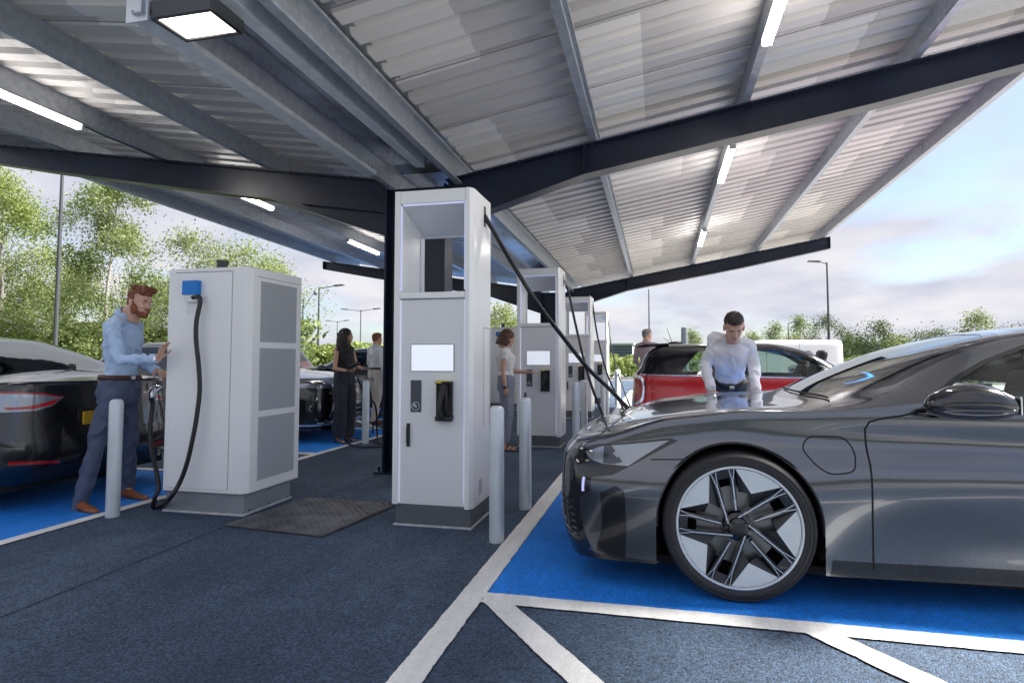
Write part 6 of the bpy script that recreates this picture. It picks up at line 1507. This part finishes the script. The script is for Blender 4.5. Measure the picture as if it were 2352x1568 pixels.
# low sheds with ribbed cladding
def shed(label, x0, x1, y, h, mt):
    t = thing('industrial_shed', label, 'building', ((x0+x1)/2, y, 0)); w_ = (x1-x0)/2
    g = MB(); g.box((-w_, 0, 0), (w_, 14, h)); g.build('wall', M['clad_pale'], t)
    g = MB()
    n = int(h/.55)
    for i in range(n): g.box((-w_-.02, -.12, h*.35+i*h*.62/n), (w_+.02, -.01, h*.35+i*h*.62/n+h*.50/n))
    g.build('cladding', M[mt], t)
    g = MB(); g.prism([(-.4, h), (14.4, h), (14.4, h+.16), (7, h+.3), (-.4, h+.16)], 'x', -w_-.2, w_+.2); g.build('roof', M['clad_pale'], t)
    g = MB()
    for k in range(3): xx = -w_+2+k*(2*w_-4)/2.6; g.box((xx, -.06, 0), (xx+2.2, 0, h*.33))
    g.build('door', M['clad_pale'], t)
p0, p1 = at(1392, 800, Y=80), at(1452, 800, Y=80); shed('small dark blue clad shed behind the charging cables', p0.x, p1.x, 80, 2.95, 'clad_blue')
p0, p1 = at(1880, 800, Y=70), at(2075, 800, Y=70); shed('long blue ribbed shed beyond the windscreen of the grey car', p0.x, p1.x, 70, 2.75, 'clad_blue')
# lamp posts and masts
def post(label, px_, Y, ztop_px, r=.06, arms=(), mt='pole_dark', base=False, cctv=False, cat='lamp post', tag_g='tall lamp posts'):
    p = at(px_, ztop_px, Y=Y); t = thing('lamp_post' if cat == 'lamp post' else 'mast', label, cat, (p.x, Y, 0), 0, tag_g); H_ = p.z
    g = MB(); g.tube([(0, 0, 0), (0, 0, H_*.18), (0, 0, H_*.19), (0, 0, H_)], [r*1.5, r*1.5, r, r*.6], 12); g.build('pole', M[mt], t, smooth=False)
    for a in arms:
        g = MB(); g.tube([(0, 0, H_-.05), (a*.35, 0, H_-.03), (a, 0, H_+.06)], [r*.5, r*.4, r*.35], 8, sub=3); s = 1 if a > 0 else -1
        go = g.build('arm', M[mt], t, smooth=True); g = MB(); g.prism([(0, -.03), (.65, .03), (.65, .09), (.1, .07), (0, .04)], 'y', -.14, .14); g.v = [((a+s*x_)*1, y_, H_+.05+z_) for x_, y_, z_ in g.v]; g.build('lamp_head', M['pole_grey'], go)
    if base:
        g = MB(); g.cyl((0, 0, .0), (0, 0, .25), r*4.2, r*3.2, n=16); g.cyl((0, 0, .25), (0, 0, .5), r*2.2, r*1.6, n=16)
        for k in range(3): g.cyl((0, 0, .62+.16*k), (0, 0, .68+.16*k), r*1.9, n=16)
        g.build('collar', M['plate_white'], t)
    if cctv:
        g = MB(); g.tube([(0, 0, H_), (0, 0, H_+.45)], .03, 8); g.box((-.05, -.05, H_), (.05, .05, H_+.12)); g.build('camera_mount', M['pole_grey'], t); g = MB(); g.tube([(.1, 0, H_+.2), (.62, 0, H_+.8)], .012, 6); g.ell((.62, 0, H_+.72), (.09, .09, .12)); g.build('camera', M['pole_grey'], t, smooth=True)
    return t
post('tall dark lamp post standing before the birches at the left', 146, 16.5, 330, .075, (), 'pole_dark')
post('pale blue camera mast with white bands near its foot', 697, 26, 708, .095, (), 'pole_blue', base=True, cctv=True, cat='mast', tag_g=None)
post('lamp post with one arm to the right, beside the camera mast', 733, 33, 660, .07, (1.0,))
post('lamp post with two arms, above the windscreen of the charcoal car', 829, 46, 712, .07, (1.1, -1.1), 'pole_grey')
post('far small lamp post over the head of the woman in black', 775, 62, 738, .07, (.8, -.8), 'pole_grey')
post('slim pale lamp post rising left of the grey haired man', 1490, 40, 664, .06, (), 'pole_grey')
post('tall lamp post right of the canopy, above the white van', 1899, 38, 603, .07, (-.35,), 'pole_dark')
post('short distant lamp post between the far trees on the right', 1810, 60, 742, .06, (.3,), 'pole_dark')
post('blunt grey post behind the roof aerial of the red hatchback', 1670*.94+1.5, 22, 752, .16, (), 'pole_grey', cat='mast', tag_g=None)
# temporary mesh fence panels
def fence(label, x0, x1, y, n, h=1.05):
    first = None
    for i in range(n):
        wd = (x1-x0)/n; t = thing('fence_panel', label % ['leftmost', 'second', 'third', 'fourth', 'fifth', 'sixth', 'seventh', 'eighth'][i], 'fence', (x0+wd*(i+.5), y, 0), 0, 'temporary mesh fence panels'); hw_ = wd/2-.04
        g = MB(); g.tube([(-hw_, 0, .05), (-hw_, 0, h-.1), (-hw_+.1, 0, h), (hw_-.1, 0, h), (hw_, 0, h-.1), (hw_, 0, .05), (-hw_, 0, .12)], .021, 6); g.build('frame', M['mesh_fence'], t)
        g = MB()
        for k in range(1, 20): xx = -hw_+2*hw_*k/20; g.box((xx-.002, -.002, .1), (xx+.002, .002, h-.03))
        for k in range(1, 9): zz_ = h*k/9; g.box((-hw_, -.002, zz_-.002), (hw_, .002, zz_+.002))
        g.build('mesh_infill', M['mesh_fence'], t)
        g = MB(); g.box((-hw_-.3, -.12, 0), (-hw_+.25, .12, .12)); g.build('foot_block', M['pole_dark'], t, bevel=.02)
fence('%s mesh fence panel from the left beyond the far bays', .2, 21, 31.5, 6)
# fine cable-free far verge kerb
g = MB(); g.box((-60, 36.0, -.02), (60, 36.15, .1)); o = g.build('kerb', M['concrete_pale'], None); o['kind'] = 'structure'
